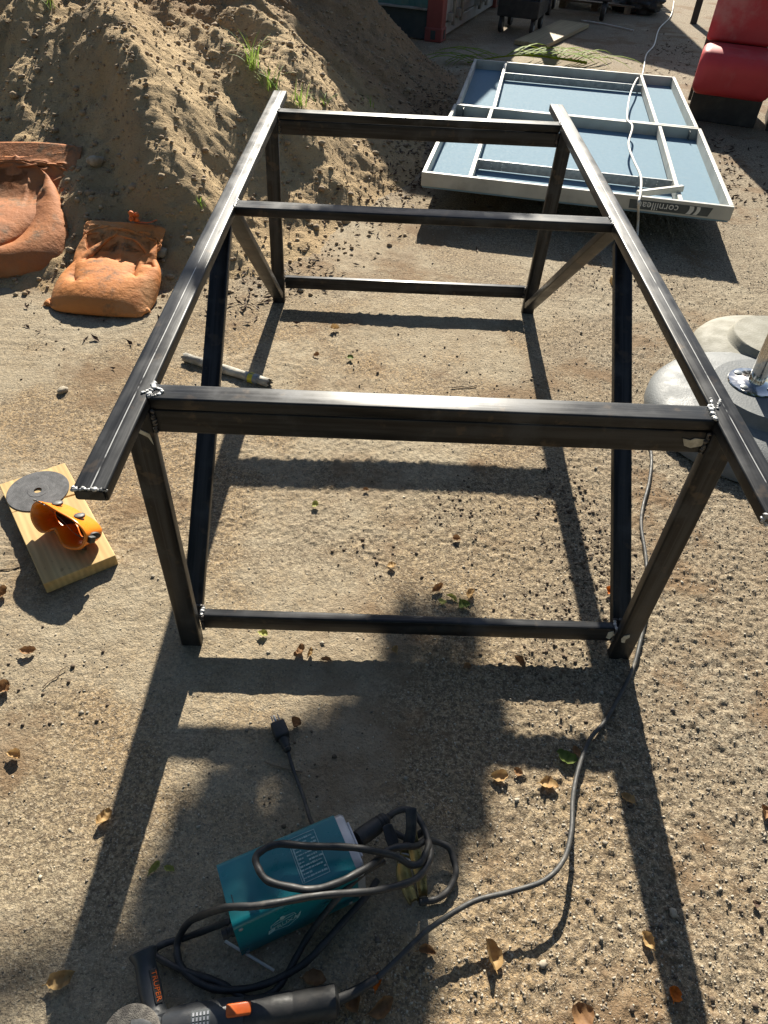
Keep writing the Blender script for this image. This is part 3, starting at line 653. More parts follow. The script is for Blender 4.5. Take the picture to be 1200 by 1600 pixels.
# ================================================================== TIMBER OFFCUT WITH DISC AND GOGGLES
BA = math.atan2(.375, -.28) - R(90)
brd = thing('timber_offcut', 'short pale sawn pine board on the ground carrying a disc and goggles', 'board', (-.957, 1.424, 0), BA)
def board_piece(poly):
    mb = MB().prism(poly, .003, .041); return mb
for nm, poly in (('plank_end', [(-.0975, -.234), (.0975, -.234), (.0975, .066), (-.0975, .0885)]), ('plank_end', [(-.0975, .0892), (.0975, .0725), (.0975, .234), (-.0975, .234)])):
    o = obj(nm, board_piece(poly), M['pine'], brd); bv = o.modifiers.new('soft', 'BEVEL'); bv.width = .0018; bv.segments = 2
obj('packing_strip', MB().box((0, .08, .017), (.17, .03, .030)), M['oldwood'], brd)
dsc = MB(); n = 64
prof = [(.0115, -.0012), (.0885, -.0012), (.0895, 0), (.0885, .0014), (.03, .0014), (.029, .0022), (.0115, .0022)]
vs = []; 
for r_, z_ in prof:
    for k in range(n): vs.append((r_ * math.cos(6.28318 * k / n), r_ * math.sin(6.28318 * k / n), z_))
m = len(prof); dsc.add(vs, [(i * n + k, i * n + (k + 1) % n, ((i + 1) % m) * n + (k + 1) % n, ((i + 1) % m) * n + k) for i in range(m) for k in range(n)])
d_o = obj('cutting_disc', dsc, M['disc'], angle=30); d_o.location = (-1.048, 1.533, .0435); d_o.rotation_euler = (R(.6), R(-.4), 0)
tag(d_o, 'round dark grey cutting disc lying on the pine board', 'disc')
# goggles : peanut outline lofted from the face rim down to the lens
gog = thing('safety_goggles', 'orange safety goggles with black strap lying on the pine board', 'goggles', (-.907, 1.355, .041), 0)
def peanut(n, a, b, notch):
    out = []
    for k in range(n):
        q = 2 * math.pi * k / n; x = a * math.copysign(abs(math.cos(q)) ** .82, math.cos(q)); y = b * math.copysign(abs(math.sin(q)) ** .75, math.sin(q))
        if y < 0: y += notch * math.exp(-(x / (a * .26)) ** 2)
        else: y -= notch * .12 * math.exp(-(x / (a * .5)) ** 2)
        out.append((x, y))
    return out
n = 72
rings = []
for a, b, nt_, z, curve in ((.062, .026, .022, .0, 0), (.066, .031, .026, .006, 0), (.071, .034, .028, .022, .10), (.076, .038, .030, .036, .22), (.080, .041, .031, .043, .30), (.079, .040, .031, .0455, .31),
                   (.073, .035, .030, .043, .28), (.068, .031, .028, .030, .18), (.062, .027, .026, .010, .05)):
    rings.append([(x, y, z + curve * .12 * (1 - (x / .08) ** 2) * 0 - curve * 2.2 * x * x) for x, y in peanut(n, a, b, nt_)])
gq = Matrix.Translation((0.020, -.004, .012)) @ Matrix.Scale(1.38, 4) @ Matrix.Rotation(R(-30), 4, 'Z') @ Matrix.Rotation(R(58), 4, 'X') @ Matrix.Translation((0, .026, -.024)) @ Matrix.Diagonal((1.0, .86, 1.4, 1.0))
mb = MB(); vs = [p for rg in rings for p in rg]; m = len(rings)
mb.add(vs, [(i * n + k, i * n + (k + 1) % n, (i + 1) * n + (k + 1) % n, (i + 1) * n + k) for i in range(m - 1) for k in range(n)])
obj('goggle_frame', mb, M['goggle'], gog, smooth=True, mw=gq)
mb = MB(); lens = [(x, y, .008 - 2.2 * .05 * x * x) for x, y in peanut(n, .0625, .0272, .026)]
mb.add([(0, .008, .009)] + lens, [(0, 1 + k, 1 + (k + 1) % n) for k in range(n)]); obj('lens', mb, M['goggle_in'], gog, smooth=True, mw=gq)
for (x, y, z, rx, ry) in ((-.035, .0365, .026, -80, 0), (.03, .037, .026, -80, 0), (-.048, -.034, .024, 80, -15), (.052, -.034, .024, 80, 15), (.075, .008, .022, 0, 80)):
    o = obj('vent_button', MB().lathe([(.0085, -.003), (.0085, .002), (.0065, .0034), (.002, .0034)], 20), M['black'], gog, angle=40); o.matrix_local = gq @ Matrix.Translation((x, y, z)) @ Matrix.Rotation(R(ry), 4, 'Y') @ Matrix.Rotation(R(rx), 4, 'X')
sp = [gq @ Vector(p) for p in spline([(-.083, .008, .028), (-.074, .026, .042), (-.04, .033, .046), (.0, .028, .047), (.03, .020, .047), (.06, .008, .045), (.082, -.002, .026)], 7)]
sv = []; up = (gq.to_3x3() @ Vector((0, .8, .6))).normalized()
for p in sp: sv += [p - up * .0055, p + up * .0055, p + up * .0055 + Vector((0, 0, .0015)), p - up * .0055 + Vector((0, 0, .0015))]
mb = MB().add(sv, [(i * 4 + k, i * 4 + (k + 1) % 4, i * 4 + 4 + (k + 1) % 4, i * 4 + 4 + k) for i in range(len(sp) - 1) for k in range(4)] + [(0, 1, 2, 3), tuple(len(sv) - 4 + k for k in (3, 2, 1, 0))])
obj('strap', mb, M['black'], gog)
mb = MB()
for i in range(0, 16, 1):
    p = sp[i]; mb.box(p + Vector((0, 0, .0022)) + up * (.0025 if i % 2 else -.002), (.0022, .0022, .0012))
obj('strap_print', mb, M['white'], gog)
for x in (-.080, .080):
    o = obj('strap_clip', rbox((.010, .016, .010), .002, 2), M['black'], gog); o.matrix_local = gq @ Matrix.Translation((x, .003, .030))

# ================================================================== WELDING MACHINE
WA = math.atan2(.111, .221)
wel = thing('welding_machine', 'teal box welding inverter with pale printed label, tangled black leads on top', 'welder', (-.137, .462, 0), WA)
WLn, WD, WH = .235, .125, .128
tilt = Matrix.Translation((0, .0, .002)) @ Matrix.Rotation(R(-7), 4, 'X')
prof = rrect(WD, WH, .012, 5)
mb = MB(); n = len(prof); xs = (-WLn / 2, -WLn / 2 + .001, WLn / 2 - .001, WLn / 2)
vs = [(x, y, z + WH / 2) for x in xs for y, z in prof]
mb.add(vs, [(i * n + k, i * n + (k + 1) % n, (i + 1) * n + (k + 1) % n, (i + 1) * n + k) for i in range(3) for k in range(n)] + [tuple(range(n))[::-1]])
cas = obj('casing', mb, M['teal'], wel, mw=tilt, angle=35)
pr2 = rrect(WD - .004, WH - .004, .012, 5)
mb = MB(); xs = ((WLn / 2 - .012, 1.0), (WLn / 2 + .012, 1.0), (WLn / 2 + .017, .95))
mb.add([(x, y * s_, z * s_ + WH / 2) for x, s_ in xs for y, z in pr2], [(i * n + k, i * n + (k + 1) % n, (i + 1) * n + (k + 1) % n, (i + 1) * n + k) for i in range(2) for k in range(n)] + [tuple(2 * n + k for k in range(n))])
endp = obj('end_panel', mb, M['silver'], wel, mw=tilt, angle=35)
obj('handle_plate', rbox((.006, .075, .040), .002, 2, (WLn / 2 + .020, 0, WH * .78)), M['silver'], endp)
for y in (-.028, .028): obj('slot', rbox((.003, .012, .004), .001, 1, (WLn / 2 + .0235, y, WH * .80)), M['black'], endp)
obj('socket', MB().lathe([(.018, 0), (.018, .010), (.013, .012), (.013, .004), (.002, .004)], 24, (WLn / 2 + .017, .02, WH * .45), Matrix.Rotation(R(90), 3, 'Y')), M['black'], endp, angle=40)
# rating label on the top face: frame and rows of tiny print
lab = MB(); zt = WH + .0006; lx0, lx1, ly0, ly1 = .018, .072, -.043, .047
for a, b, c, d in ((lx0, lx1, ly0, ly0 + .0012), (lx0, lx1, ly1 - .0012, ly1), (lx0, lx0 + .0012, ly0, ly1), (lx1 - .0012, lx1, ly0, ly1)): lab.box(((a + b) / 2, (c + d) / 2, zt), (b - a, d - c, .0006))
rl = random.Random(4)
for i in range(11):
    y = ly1 - .008 - i * .0074; x = lx0 + .004
    while x < lx1 - .006:
        w = .002 + .006 * rl.random(); h = .0016 + .0022 * rl.random()
        if rl.random() < .82: lab.box((min(x + w / 2, lx1 - .004), y, zt), (w, h, .0006))
        x += w + .0012
lab.box((lx0 + .0045, (ly0 + ly1) / 2, zt + .0001), (.0022, ly1 - ly0 - .006, .0006))
obj('rating_label', lab, M['teal_text'], cas)
# emblem on the long side: slanted banner with lettering in a diamond outline
emb = MB(); X90 = Matrix.Translation((-.030, -WD / 2 - .0004, WH * .50)) @ Matrix.Rotation(R(90), 4, 'X') @ Matrix.Rotation(R(4), 4, 'Z')
def stroke(pts, w):
    for (ax, ay), (bx, by) in zip(pts[:-1], pts[1:]):
        d = Vector((bx - ax, by - ay)); nn = Vector((-d.y, d.x)).normalized() * w / 2
        emb.prism([(ax - nn.x, ay - nn.y), (bx - nn.x, by - nn.y), (bx + nn.x, by + nn.y), (ax + nn.x, ay + nn.y)], 0, .0008, X90)
stroke([(-.026, .000), (-.024, .010), (-.006, .020)], .0014); stroke([(.004, .022), (.021, .020), (.024, .010)], .0014)
stroke([(-.022, -.012), (.004, -.020), (.024, -.008)], .0012); stroke([(-.020, .008), (.020, .013)], .0016)
emb.prism([(-.034, -.017), (-.021, -.012), (-.021, -.002), (-.031, -.004)], 0, .0008, X90); emb.prism([(.022, -.002), (.034, .012), (.031, .001), (.024, -.010)], 0, .0008, X90)
emb.prism([(-.006, .016), (.000, .014), (.005, .020), (.002, .027), (-.004, .026)], 0, .0008, X90)
em = obj('emblem', emb, M['teal_text'], cas)
tl = link('lettering', text_mesh('TRUXA', .017, .0004, M['teal_text'], .25, .92), em); tl.matrix_local = X90 @ Matrix.Translation((0, -.003, .0006)) @ Matrix.Rotation(R(8), 4, 'Z')
for x in (-WLn / 2 + .012, WLn / 2 - .018):
    for z in (.016, WH - .016): obj('screw', MB().lathe([(.0042, 0), (.0042, .0012), (.003, .0022), (.0005, .0022)], 12, (x, -WD / 2, z), Matrix.Rotation(R(90), 3, 'X')), M['galv'], cas, angle=40)
for i in range(5): obj('vent_slot', rbox((.040, .002, .0035), .0008, 1, (.062, -WD / 2 - .0002, WH * .40 + i * .011)), M['teal'], cas)
obj('panel_slit', rbox((.0015, .024, .0012), .0004, 1, (-WLn / 2 + .012, -.018, WH + .0002)), M['black'], cas)
def wl_(p): return Vector(p) - Vector(wel.location)
def wcable(name, pts, r, mat, parent=wel, n=10, k=9):
    q = Matrix.Rotation(-WA, 3, 'Z') if parent is wel else None
    P = [Vector(p) - Vector(parent.location) for p in pts]
    if q is not None: P = [q @ p for p in P]
    P = spline(P, k); P = [p + Vector((.0009 * math.sin(i * .37 + 2), .0009 * math.sin(i * .29), .0008 * math.sin(i * .43))) if 3 < i < len(P) - 4 else p for i, p in enumerate(P)]
    return obj(name, MB().tube(P, [r * (1 + .05 * math.sin(i * .8)) for i in range(len(P))], n), mat, parent, smooth=True)
pc = wcable('power_cord', [(-0.084, 0.558, 0.090), (-0.112, 0.594, 0.050), (-0.146, 0.674, 0.012), (-0.176, 0.739, 0.012), (-0.192, 0.774, 0.016)], .0042, M['black'])
plug = MB(); ux = Vector((-0.222, 0.830, 0.018)) - Vector((-0.192, 0.773, 0.018)); ux.z = 0; ux.normalize(); uy = Vector((-ux.y, ux.x, 0)); c0 = Vector((-0.192, 0.773, 0.018))
Mp = Matrix(((ux.x, uy.x, 0, c0.x), (ux.y, uy.y, 0, c0.y), (0, 0, 1, c0.z), (0, 0, 0, 1)))
Mp = Matrix.Rotation(-WA, 4, 'Z') @ Matrix.Translation(-Vector(wel.location)) @ Mp @ Matrix.Scale(1.3, 4)
plg = obj('plug', rbox((.032, .026, .022), .004, 3, (.030, 0, .002)), M['black'], pc, mw=Mp, smooth=True)
obj('strain_relief', MB().lathe([(.005, -.012), (.0075, -.008), (.0065, -.005), (.0085, -.001), (.0075, .003), (.0095, .007), (.0095, .016)], 16, (0, 0, 0), Matrix.Rotation(R(90), 3, 'Y')), M['black'], pc, mw=Mp, angle=40)
for y in (-.006, .006): obj('prong', rbox((.017, .0016, .0062), .0004, 1, (.053, y, .004)), M['silver'], pc, mw=Mp)
obj('prong', MB().tube([(.045, 0, -.005), (.066, 0, -.005)], .0024, 10), M['silver'], pc, mw=Mp, smooth=True)
con = obj('lead_connector', MB().lathe([(.008, 0), (.0165, .002), (.0175, .02), (.017, .052), (.0155, .053), (.0155, .056), (.0165, .057), (.0165, .060), (.015, .061), (.015, .064), (.016, .065), (.016, .068), (.0145, .069), (.0145, .073), (.009, .078), (.006, .082)], 20), M['black'], wel, angle=40)
ca = Vector((-0.016, 0.549, 0.085)); cb_ = Vector((0.044, 0.600, 0.075)); dz = (cb_ - ca).normalized()
con.matrix_local = Matrix.Rotation(-WA, 4, 'Z') @ Matrix.Translation(ca - Vector(wel.location)) @ dz.to_track_quat('Z', 'Y').to_matrix().to_4x4()
# leads looping over the casing (they hang from the machine)
wcable('welding_lead', [(0.044, 0.602, 0.075), (0.078, 0.624, 0.065), (0.105, 0.613, 0.060), (0.125, 0.565, 0.070), (0.129, 0.523, 0.085), (0.100, 0.476, 0.110), (0.040, 0.445, 0.135), (-0.029, 0.426, 0.165), (-0.106, 0.410, 0.175), (-0.182, 0.395, 0.172), (-0.248, 0.396, 0.140), (-0.311, 0.397, 0.060), (-0.337, 0.373, 0.020), (-0.327, 0.339, 0.014), (-0.286, 0.311, 0.014), (-0.226, 0.301, 0.014), (-0.159, 0.316, 0.020), (-0.104, 0.341, 0.030), (-0.061, 0.382, 0.040), (-0.006, 0.444, 0.040), (0.029, 0.495, 0.030)], .0066, M['black'], wel, 10, 12)
wcable('rear_lead', [(-0.236, 0.396, 0.070), (-0.269, 0.392, 0.050), (-0.324, 0.379, 0.020), (-0.374, 0.362, 0.014), (-0.363, 0.342, 0.014), (-0.301, 0.325, 0.014), (-0.239, 0.309, 0.012), (-0.195, 0.291, 0.012), (-0.156, 0.298, 0.014), (-0.126, 0.332, 0.022), (-0.097, 0.387, 0.035), (-0.064, 0.420, 0.075), (-0.009, 0.476, 0.100), (0.039, 0.512, 0.085)], .0062, M['black'], wel, 10, 12)
obj('cord_grommet', MB().lathe([(.012, 0), (.011, .006), (.0095, .007), (.0095, .012), (.011, .013), (.009, .022)], 16, (-WLn / 2, -.030, .075), Matrix.Rotation(R(-90), 3, 'Y')), M['black'], wel, angle=40)
# earth clamp with its own lead
clp = thing('earth_clamp', 'brass spring clamp standing beside the welder with a looped black lead', 'clamp', (0.095, 0.473, 0.000), 0)
def cl_(p): return Vector(p) - Vector(clp.location)
def jaw(pts, w0, w1, side):
    P = [cl_(p) for p in pts]; mb = MB(); vs = []; nrm = side
    for i, p in enumerate(P):
        t_ = i / (len(P) - 1); w = w0 + (w1 - w0) * abs(2 * t_ - 1); tg = (P[min(i + 1, len(P) - 1)] - P[max(i - 1, 0)]).normalized(); s_ = tg.cross(nrm).normalized()
        vs += [p - s_ * w + nrm * .006, p - s_ * w * .55 - nrm * .0008, p + s_ * w * .55 - nrm * .0008, p + s_ * w + nrm * .006, p + s_ * (w - .0022) + nrm * .007, p + s_ * w * .5 + nrm * .0016, p - s_ * w * .5 + nrm * .0016, p - s_ * (w - .0022) + nrm * .007]
    n = 8; mb.add(vs, [(i * n + k, i * n + (k + 1) % n, (i + 1) * n + (k + 1) % n, (i + 1) * n + k) for i in range(len(P) - 1) for k in range(n)] + [tuple(range(n))[::-1], tuple((len(P) - 1) * n + k for k in range(n))])
    return mb
obj('jaw', jaw(spline([(0.102, 0.469, 0.004), (0.085, 0.492, 0.030), (0.075, 0.519, 0.055), (0.081, 0.546, 0.075)], 5), .016, .010, Vector((.35, -.75, .55)).normalized()), M['brass'], clp, smooth=True)
obj('jaw', jaw(spline([(0.118, 0.479, 0.004), (0.112, 0.506, 0.030), (0.101, 0.533, 0.055), (0.088, 0.568, 0.090), (0.087, 0.606, 0.115)], 5), .015, .011, Vector((.5, -.6, .6)).normalized()), M['brass'], clp, smooth=True)
obj('handle_grip', jaw(spline([(0.083, 0.543, 0.085), (0.088, 0.564, 0.100), (0.088, 0.583, 0.115), (0.086, 0.602, 0.125)], 4), .011, .012, Vector((.2, -.7, .68)).normalized()), M['black'], clp, smooth=True)
obj('handle_grip', jaw(spline([(0.061, 0.535, 0.075), (0.051, 0.558, 0.085), (0.041, 0.578, 0.095)], 4), .012, .010, Vector((.2, -.7, .68)).normalized()), M['black'], clp, smooth=True)
obj('pivot_spring', MB().tube([cl_(p) for p in [Vector((0.080, 0.524, 0.060)) + Vector((.012 * math.cos(a), .004 * a / 3 - .01, .012 * math.sin(a))) for a in np.linspace(0, 18, 60)]], .0016, 6), M['silver'], clp, smooth=True)
wcable('lead', [(0.113, 0.465, 0.012), (0.145, 0.472, 0.012), (0.177, 0.496, 0.015), (0.186, 0.531, 0.020), (0.171, 0.564, 0.030), (0.129, 0.571, 0.050), (0.101, 0.543, 0.085), (0.075, 0.535, 0.105), (0.038, 0.516, 0.115), (0.003, 0.471, 0.155), (-0.053, 0.436, 0.172), (-0.108, 0.424, 0.176), (-0.167, 0.437, 0.172), (-0.194, 0.464, 0.170), (-0.189, 0.489, 0.168), (-0.154, 0.502, 0.165), (-0.083, 0.503, 0.165), (-0.011, 0.505, 0.160), (0.049, 0.507, 0.135), (0.087, 0.500, 0.110), (0.112, 0.511, 0.100), (0.125, 0.547, 0.080), (0.122, 0.586, 0.050), (0.092, 0.579, 0.030), (0.054, 0.590, 0.030)], .0066, M['black'], clp, 10, 12)
er = obj('welding_rod', MB().tube([(-0.250, 0.377, 0.020), (-0.153, 0.337, 0.008)], .0028, 8), M['white'], smooth=True); tag(er, 'thin pale welding rod leaning on the ground below the welder', 'rod')

# ================================================================== ANGLE GRINDER
gr = thing('angle_grinder', 'charcoal and orange angle grinder lying at the bottom edge, cord leading right', 'grinder', (-0.198, 0.265, 0.000), 0)
GR_SHIFT = Vector((0, -.010, 0))
def g_(p): return Vector(p) - Vector(gr.location)
A0, A1 = Vector((-0.280, 0.255, 0.042)), Vector((-0.032, 0.301, 0.036)); gd = (A1 - A0).normalized(); gl = (A1 - A0).length
Q = Matrix.Translation(A0 - Vector(gr.location)) @ gd.to_track_quat('X', 'Z').to_matrix().to_4x4() @ Matrix.Diagonal((1.0, .9, .9, 1.0))
RX = Matrix.Rotation(R(90), 3, 'Y')
obj('motor_housing', MB().lathe([(.026, -.045), (.031, -.03), (.033, .0), (.033, .07), (.031, .078), (.030, .09)], 32, (0, 0, 0), RX), M['charcoal'], gr, mw=Q, angle=40)
obj('rear_grip', MB().lathe([(.030, .0905), (.029, .13), (.0285, .17), (.0275, .172), (.0275, .176), (.0285, .178), (.029, gl - .02), (.0305, gl - .012), (.0295, gl - .004), (.022, gl), (.012, gl + .003)], 32, (0, 0, 0), RX), M['black'], gr, mw=Q, angle=40)
obj('cord_boot', MB().tube([g_(p) for p in spline([(-0.036, 0.301, 0.036), (-0.003, 0.315, 0.038), (0.036, 0.337, 0.042)], 5)], [.010, .010, .0098, .0095, .009, .009, .0085, .008, .008, .0075, .007], 14), M['black'], gr, smooth=True)
obj('switch', rbox((.042, .022, .012), .004, 3, (.083, .004, .033)), M['orange_plastic'], gr, mw=Q, smooth=True)
stick_l = MB()
obj('rating_sticker', MB().add([(x, .031 * math.sin(a) * 1.04, .033 * math.cos(a) * 1.015) for x in (.004, .036) for a in np.linspace(-.75, .45, 9)], [(k, k + 1, 9 + k + 1, 9 + k) for k in range(8)]), M['dark_print'], gr, mw=Q)
mb = MB()
for i in range(5):
    for a in (-.55, -.3, -.05, .2): mb.box((.008 + i * .006, .0335 * math.sin(a), .0343 * math.cos(a)), (.003, .006, .0008), Matrix.Rotation(-a, 3, 'X'))
obj('sticker_print', mb, M['silver'], gr, mw=Q)
obj('gear_head', MB().lathe([(.02, -.10), (.031, -.095), (.034, -.075), (.034, -.055), (.028, -.046)], 28, (0, 0, -.002), RX), M['charcoal'], gr, mw=Q, angle=40)
Dc = Vector((-0.370, 0.223, 0.030)) - Vector(gr.location)
dsk = obj('grinding_disc', MB().lathe([(.008, -.002), (.052, -.003), (.0525, .001), (.047, .0035), (.03, .002), (.008, .001)], 48, (0, 0, 0)), M['grit_disc'], gr, mw=Matrix.Translation(Dc + Vector((0, 0, .03))) @ Matrix.Rotation(R(10), 4, 'X') @ Matrix.Rotation(R(-8), 4, 'Y'), angle=40)
H0, H1 = Vector((-0.341, 0.260, 0.040)), Vector((-0.387, 0.353, 0.055)); hd = (H1 - H0)
hl = hd.length; Hq = Matrix.Translation(H0 - Vector(gr.location)) @ hd.normalized().to_track_quat('Z', 'Y').to_matrix().to_4x4()
sh = obj('side_handle', MB().lathe([(.012, -.012), (.027, -.008), (.028, .0), (.0205, .006), (.0185, .02), (.020, hl * .45), (.0185, hl * .7), (.0185, hl * .85), (.024, hl * .96), (.025, hl), (.022, hl + .003), (.006, hl + .004)], 32), M['charcoal'], gr, mw=Hq, angle=50)
side_dir = (Hq.to_3x3().inverted() @ Vector((.70, -.10, .70))).normalized(); side_dir.z = 0; side_dir.normalize(); sa = math.atan2(side_dir.y, side_dir.x)
pad = obj('grip_inlay', rbox((.003, .014, hl * .52), .001, 2), M['black'], sh); pad.matrix_local = Matrix.Rotation(sa, 4, 'Z') @ Matrix.Translation((.0192, 0, hl * .42))
lt = link('lettering', text_mesh('TRUPER', .0135, .0004, M['orange_plastic'], 0, 1.02), pad); lt.matrix_local = Matrix.Translation((.0019, 0, 0)) @ Matrix.Rotation(R(90), 4, 'Y') @ Matrix.Rotation(R(90), 4, 'Z') @ Matrix.Rotation(R(-90), 4, 'Z')
cordP = [(0.036, 0.337, 0.042), (0.070, 0.366, 0.046), (0.105, 0.398, 0.050), (0.140, 0.425, 0.055), (0.214, 0.467, 0.060), (0.290, 0.489, 0.060), (0.355, 0.512, 0.062), (0.399, 0.554, 0.058), (0.427, 0.618, 0.045), (0.445, 0.694, 0.030), (0.471, 0.766, 0.020), (0.511, 0.844, 0.012), (0.556, 0.894, 0.010), (0.603, 0.962, 0.010), (0.651, 1.039, 0.010), (0.684, 1.109, 0.012), (0.742, 1.263, 0.012), (0.779, 1.436, 0.010), (0.795, 1.571, 0.010), (0.819, 1.659, 0.010), (0.869, 1.787, 0.010), (0.907, 1.917, 0.010), (0.918, 2.033, 0.010), (0.893, 2.125, 0.010)]
obj('power_cord', MB().tube([g_(p) for p in spline(cordP, 8)], .0052, 10), M['cable_grey'], gr, smooth=True)

gr.location = Vector(gr.location) + GR_SHIFT

# ================================================================== PARASOL BASES
def parasol_base(label, c, r, h, mat, plateau=.5, flange=False, group='round parasol bases at the right edge'):
    t = thing('parasol_base', label, 'parasol base', (c[0], c[1], 0), 0, group)
    p = plateau * r
    obj('weight', MB().lathe([(r * .96, 0), (r, .012), (r * .995, h * .28), (r * .95, h * .45), (r * .86, h * .58), (r * .74, h * .66), (p * 1.22, h * .70), (p * 1.08, h * .73), (p * 1.03, h * .80), (p * 1.0, h * .96), (p * .97, h), (p * .5, h * 1.01), (.01, h * 1.01)], 72), mat, t, angle=35)
    return t
pb = parasol_base('grey round parasol base with a steel pole bolted on top', (1.352, 2.16), .405, .150, M['concrete_grey'], .50)
fx, fy = -.055, .03
fl = obj('flange', MB().lathe([(.090, .1515), (.091, .154), (.089, .1575), (.046, .1585), (.043, .161), (.005, .161)], 40, (fx, fy, 0)), M['chrome'], pb, angle=40)
for a in (40, 130, 220, 310): obj('bolt', MB().lathe([(.013, .158), (.013, .161), (.008, .164), (.001, .164)], 12, (fx + .066 * math.cos(R(a)), fy + .066 * math.sin(R(a)), 0)), M['galv'], fl, angle=40)
pole = obj('pole', MB().lathe([(.028, .160), (.028, .43), (.0315, .432), (.0315, .455), (.0245, .460), (.0245, .70), (.022, .704)], 36, (fx, fy, 0)), M['chrome'], pb, angle=40)
pole.matrix_local = Matrix.Translation((.16 * .075, 0, 0)) @ Matrix(((1, 0, -.075, 0), (0, 1, 0, 0), (0, 0, 1, 0), (0, 0, 0, 1)))
obj('locking_knob', MB().tube([(fx - .039, fy, .444), (fx - .06, fy - .004, .444)], .006, 10), M['black'], pole, smooth=True)
parasol_base('pale round parasol base lying behind the pole', (1.545, 2.585), .315, .125, M['concrete'], .56)

# ================================================================== RED SEAT AND NEIGHBOUR
CA = R(-19)
seat = thing('booth_seat', 'red vinyl booth seat with tall back on a black plinth', 'seat', (2.105, 6.06, 0), CA)
def cushion(w, prof, mat, nm, parent, r=.025):
    bm = bmesh.new(); n = len(prof); a = [bm.verts.new((0, y, z)) for y, z in prof]; b = [bm.verts.new((w, y, z)) for y, z in prof]
    bm.faces.new(a[::-1]); bm.faces.new(b)
    for i in range(n): bm.faces.new((a[i], a[(i + 1) % n], b[(i + 1) % n], b[i]))
    bmesh.ops.recalc_face_normals(bm, faces=bm.faces)
    bmesh.ops.bevel(bm, geom=list(bm.edges), offset=r, segments=4, profile=.5, affect='EDGES')
    me = bpy.data.meshes.new(nm); bm.to_mesh(me); bm.free(); me.materials.append(mat); smooth_by_angle(me, 50); return link(nm, me, parent)
cushion(.55, [(0, .19), (0, .41), (.09, .485), (.50, .46), (.50, .19)], M['red'], 'seat_cushion', seat, .06)
cushion(.55, [(.44, .465), (.60, .455), (.76, 1.35), (.62, 1.35)], M['red'], 'backrest', seat, .03)
obj('plinth', rbox((.50, .46, .188), .006, 1, (.275, .34, .095)), M['black_metal'], seat)
obj('back_panel', rbox((.46, .02, .62), .004, 1, (.23, .625, .33)), M['black_metal'], seat)
nb = thing('dark_bench', 'dark bench end beside the red seat, cut off by the right edge', 'bench', (2.105 + .59 * math.cos(CA), 6.06 + .59 * math.sin(CA), 0), CA)
cushion(.6, [(.06, .20), (.06, .42), (.5, .42), (.5, .20)], M['black_metal'], 'seat_block', nb, .02)
cushion(.6, [(.46, .425), (.60, .425), (.72, 1.3), (.60, 1.3)], M['black_metal'], 'backrest', nb, .02)
obj('plinth', rbox((.56, .42, .195), .006, 1, (.30, .30, .099)), M['black_metal'], nb)

# ================================================================== SHIPPING CONTAINER
CE = math.atan2(.95, .31)
ctn = thing('shipping_container', 'shipping container with green corrugated side, rusty red corner post and grey doors', 'container', (.292, 8.40, 0), CE)
CW, CLn, CHt = 2.44, 6.06, 2.59              # local x: along the doors, y: along the long side
for x in (0, CW - .15):
    for y in (0, CLn - .16): obj('corner_post', rbox((.15, .16, CHt - .02), .008, 2, (x + .075, y + .08, CHt / 2)), M['cont_red'], ctn)
def casting(x, y, z):
    o = obj('corner_casting', rbox((.166, .178, .118), .008, 2, (x, y, z)), M['cont_red'], ctn)
    obj('casting_hole', rbox((.05, .006, .075), .002, 2, (x + .01, y - .0895, z)), M['dark_void'], o); obj('casting_hole', rbox((.006, .05, .075), .002, 2, (x - .0835, y, z)), M['dark_void'], o)
for x in (.075, CW - .075):
    for z in (.060, CHt - .055): casting(x, .08, z)
def corr(length, height, depth=.036, pitch=.278):
    pts = []; x = 0
    while x < length:
        pts += [(x, 0), (x + .072, 0), (x + .072 + .068, depth), (x + .072 + .068 + .070, depth)]; x += pitch
    pts = [(min(a, length), b) for a, b in pts]; n = len(pts); mb = MB()
    mb.add([(a, b, z) for z in (0, height) for a, b in pts], [(i, i + 1, n + i + 1, n + i) for i in range(n - 1)]); return mb
w = obj('side_wall', corr(CLn - .32, CHt - .36), M['cont_green'], ctn); w.matrix_local = Matrix.Translation((.012, .16, .27)) @ Matrix.Rotation(R(90), 4, 'Z') @ Matrix.Scale(-1, 4, (0, 1, 0))
w2 = obj('far_side_wall', corr(CLn - .32, CHt - .36), M['cont_green'], ctn); w2.matrix_local = Matrix.Translation((CW - .05, .16, .27)) @ Matrix.Rotation(R(90), 4, 'Z') @ Matrix.Scale(-1, 4, (0, 1, 0))
obj('sill_plate', rbox((.05, CLn - .33, .02), .003, 1, (.022, CLn / 2, .262)), M['cont_grey'], ctn)
obj('bottom_rail', rbox((.05, CLn - .33, .245), .004, 1, (.055, CLn / 2, .128)), M['dark_void'], ctn)
obj('top_rail', rbox((.06, CLn - .33, .08), .004, 1, (.035, CLn / 2, CHt - .05)), M['cont_green'], ctn)
obj('roof', rbox((CW - .1, CLn - .1, .03), .004, 1, (CW / 2, CLn / 2, CHt - .03)), M['cont_green'], ctn)
obj('back_wall', rbox((CW - .2, .04, CHt - .2), .004, 1, (CW / 2, CLn - .06, CHt / 2)), M['cont_green'], ctn)
obj('door_sill', rbox((CW - .32, .10, .10), .004, 1, (CW / 2, .08, .075)), M['cont_grey'], ctn)
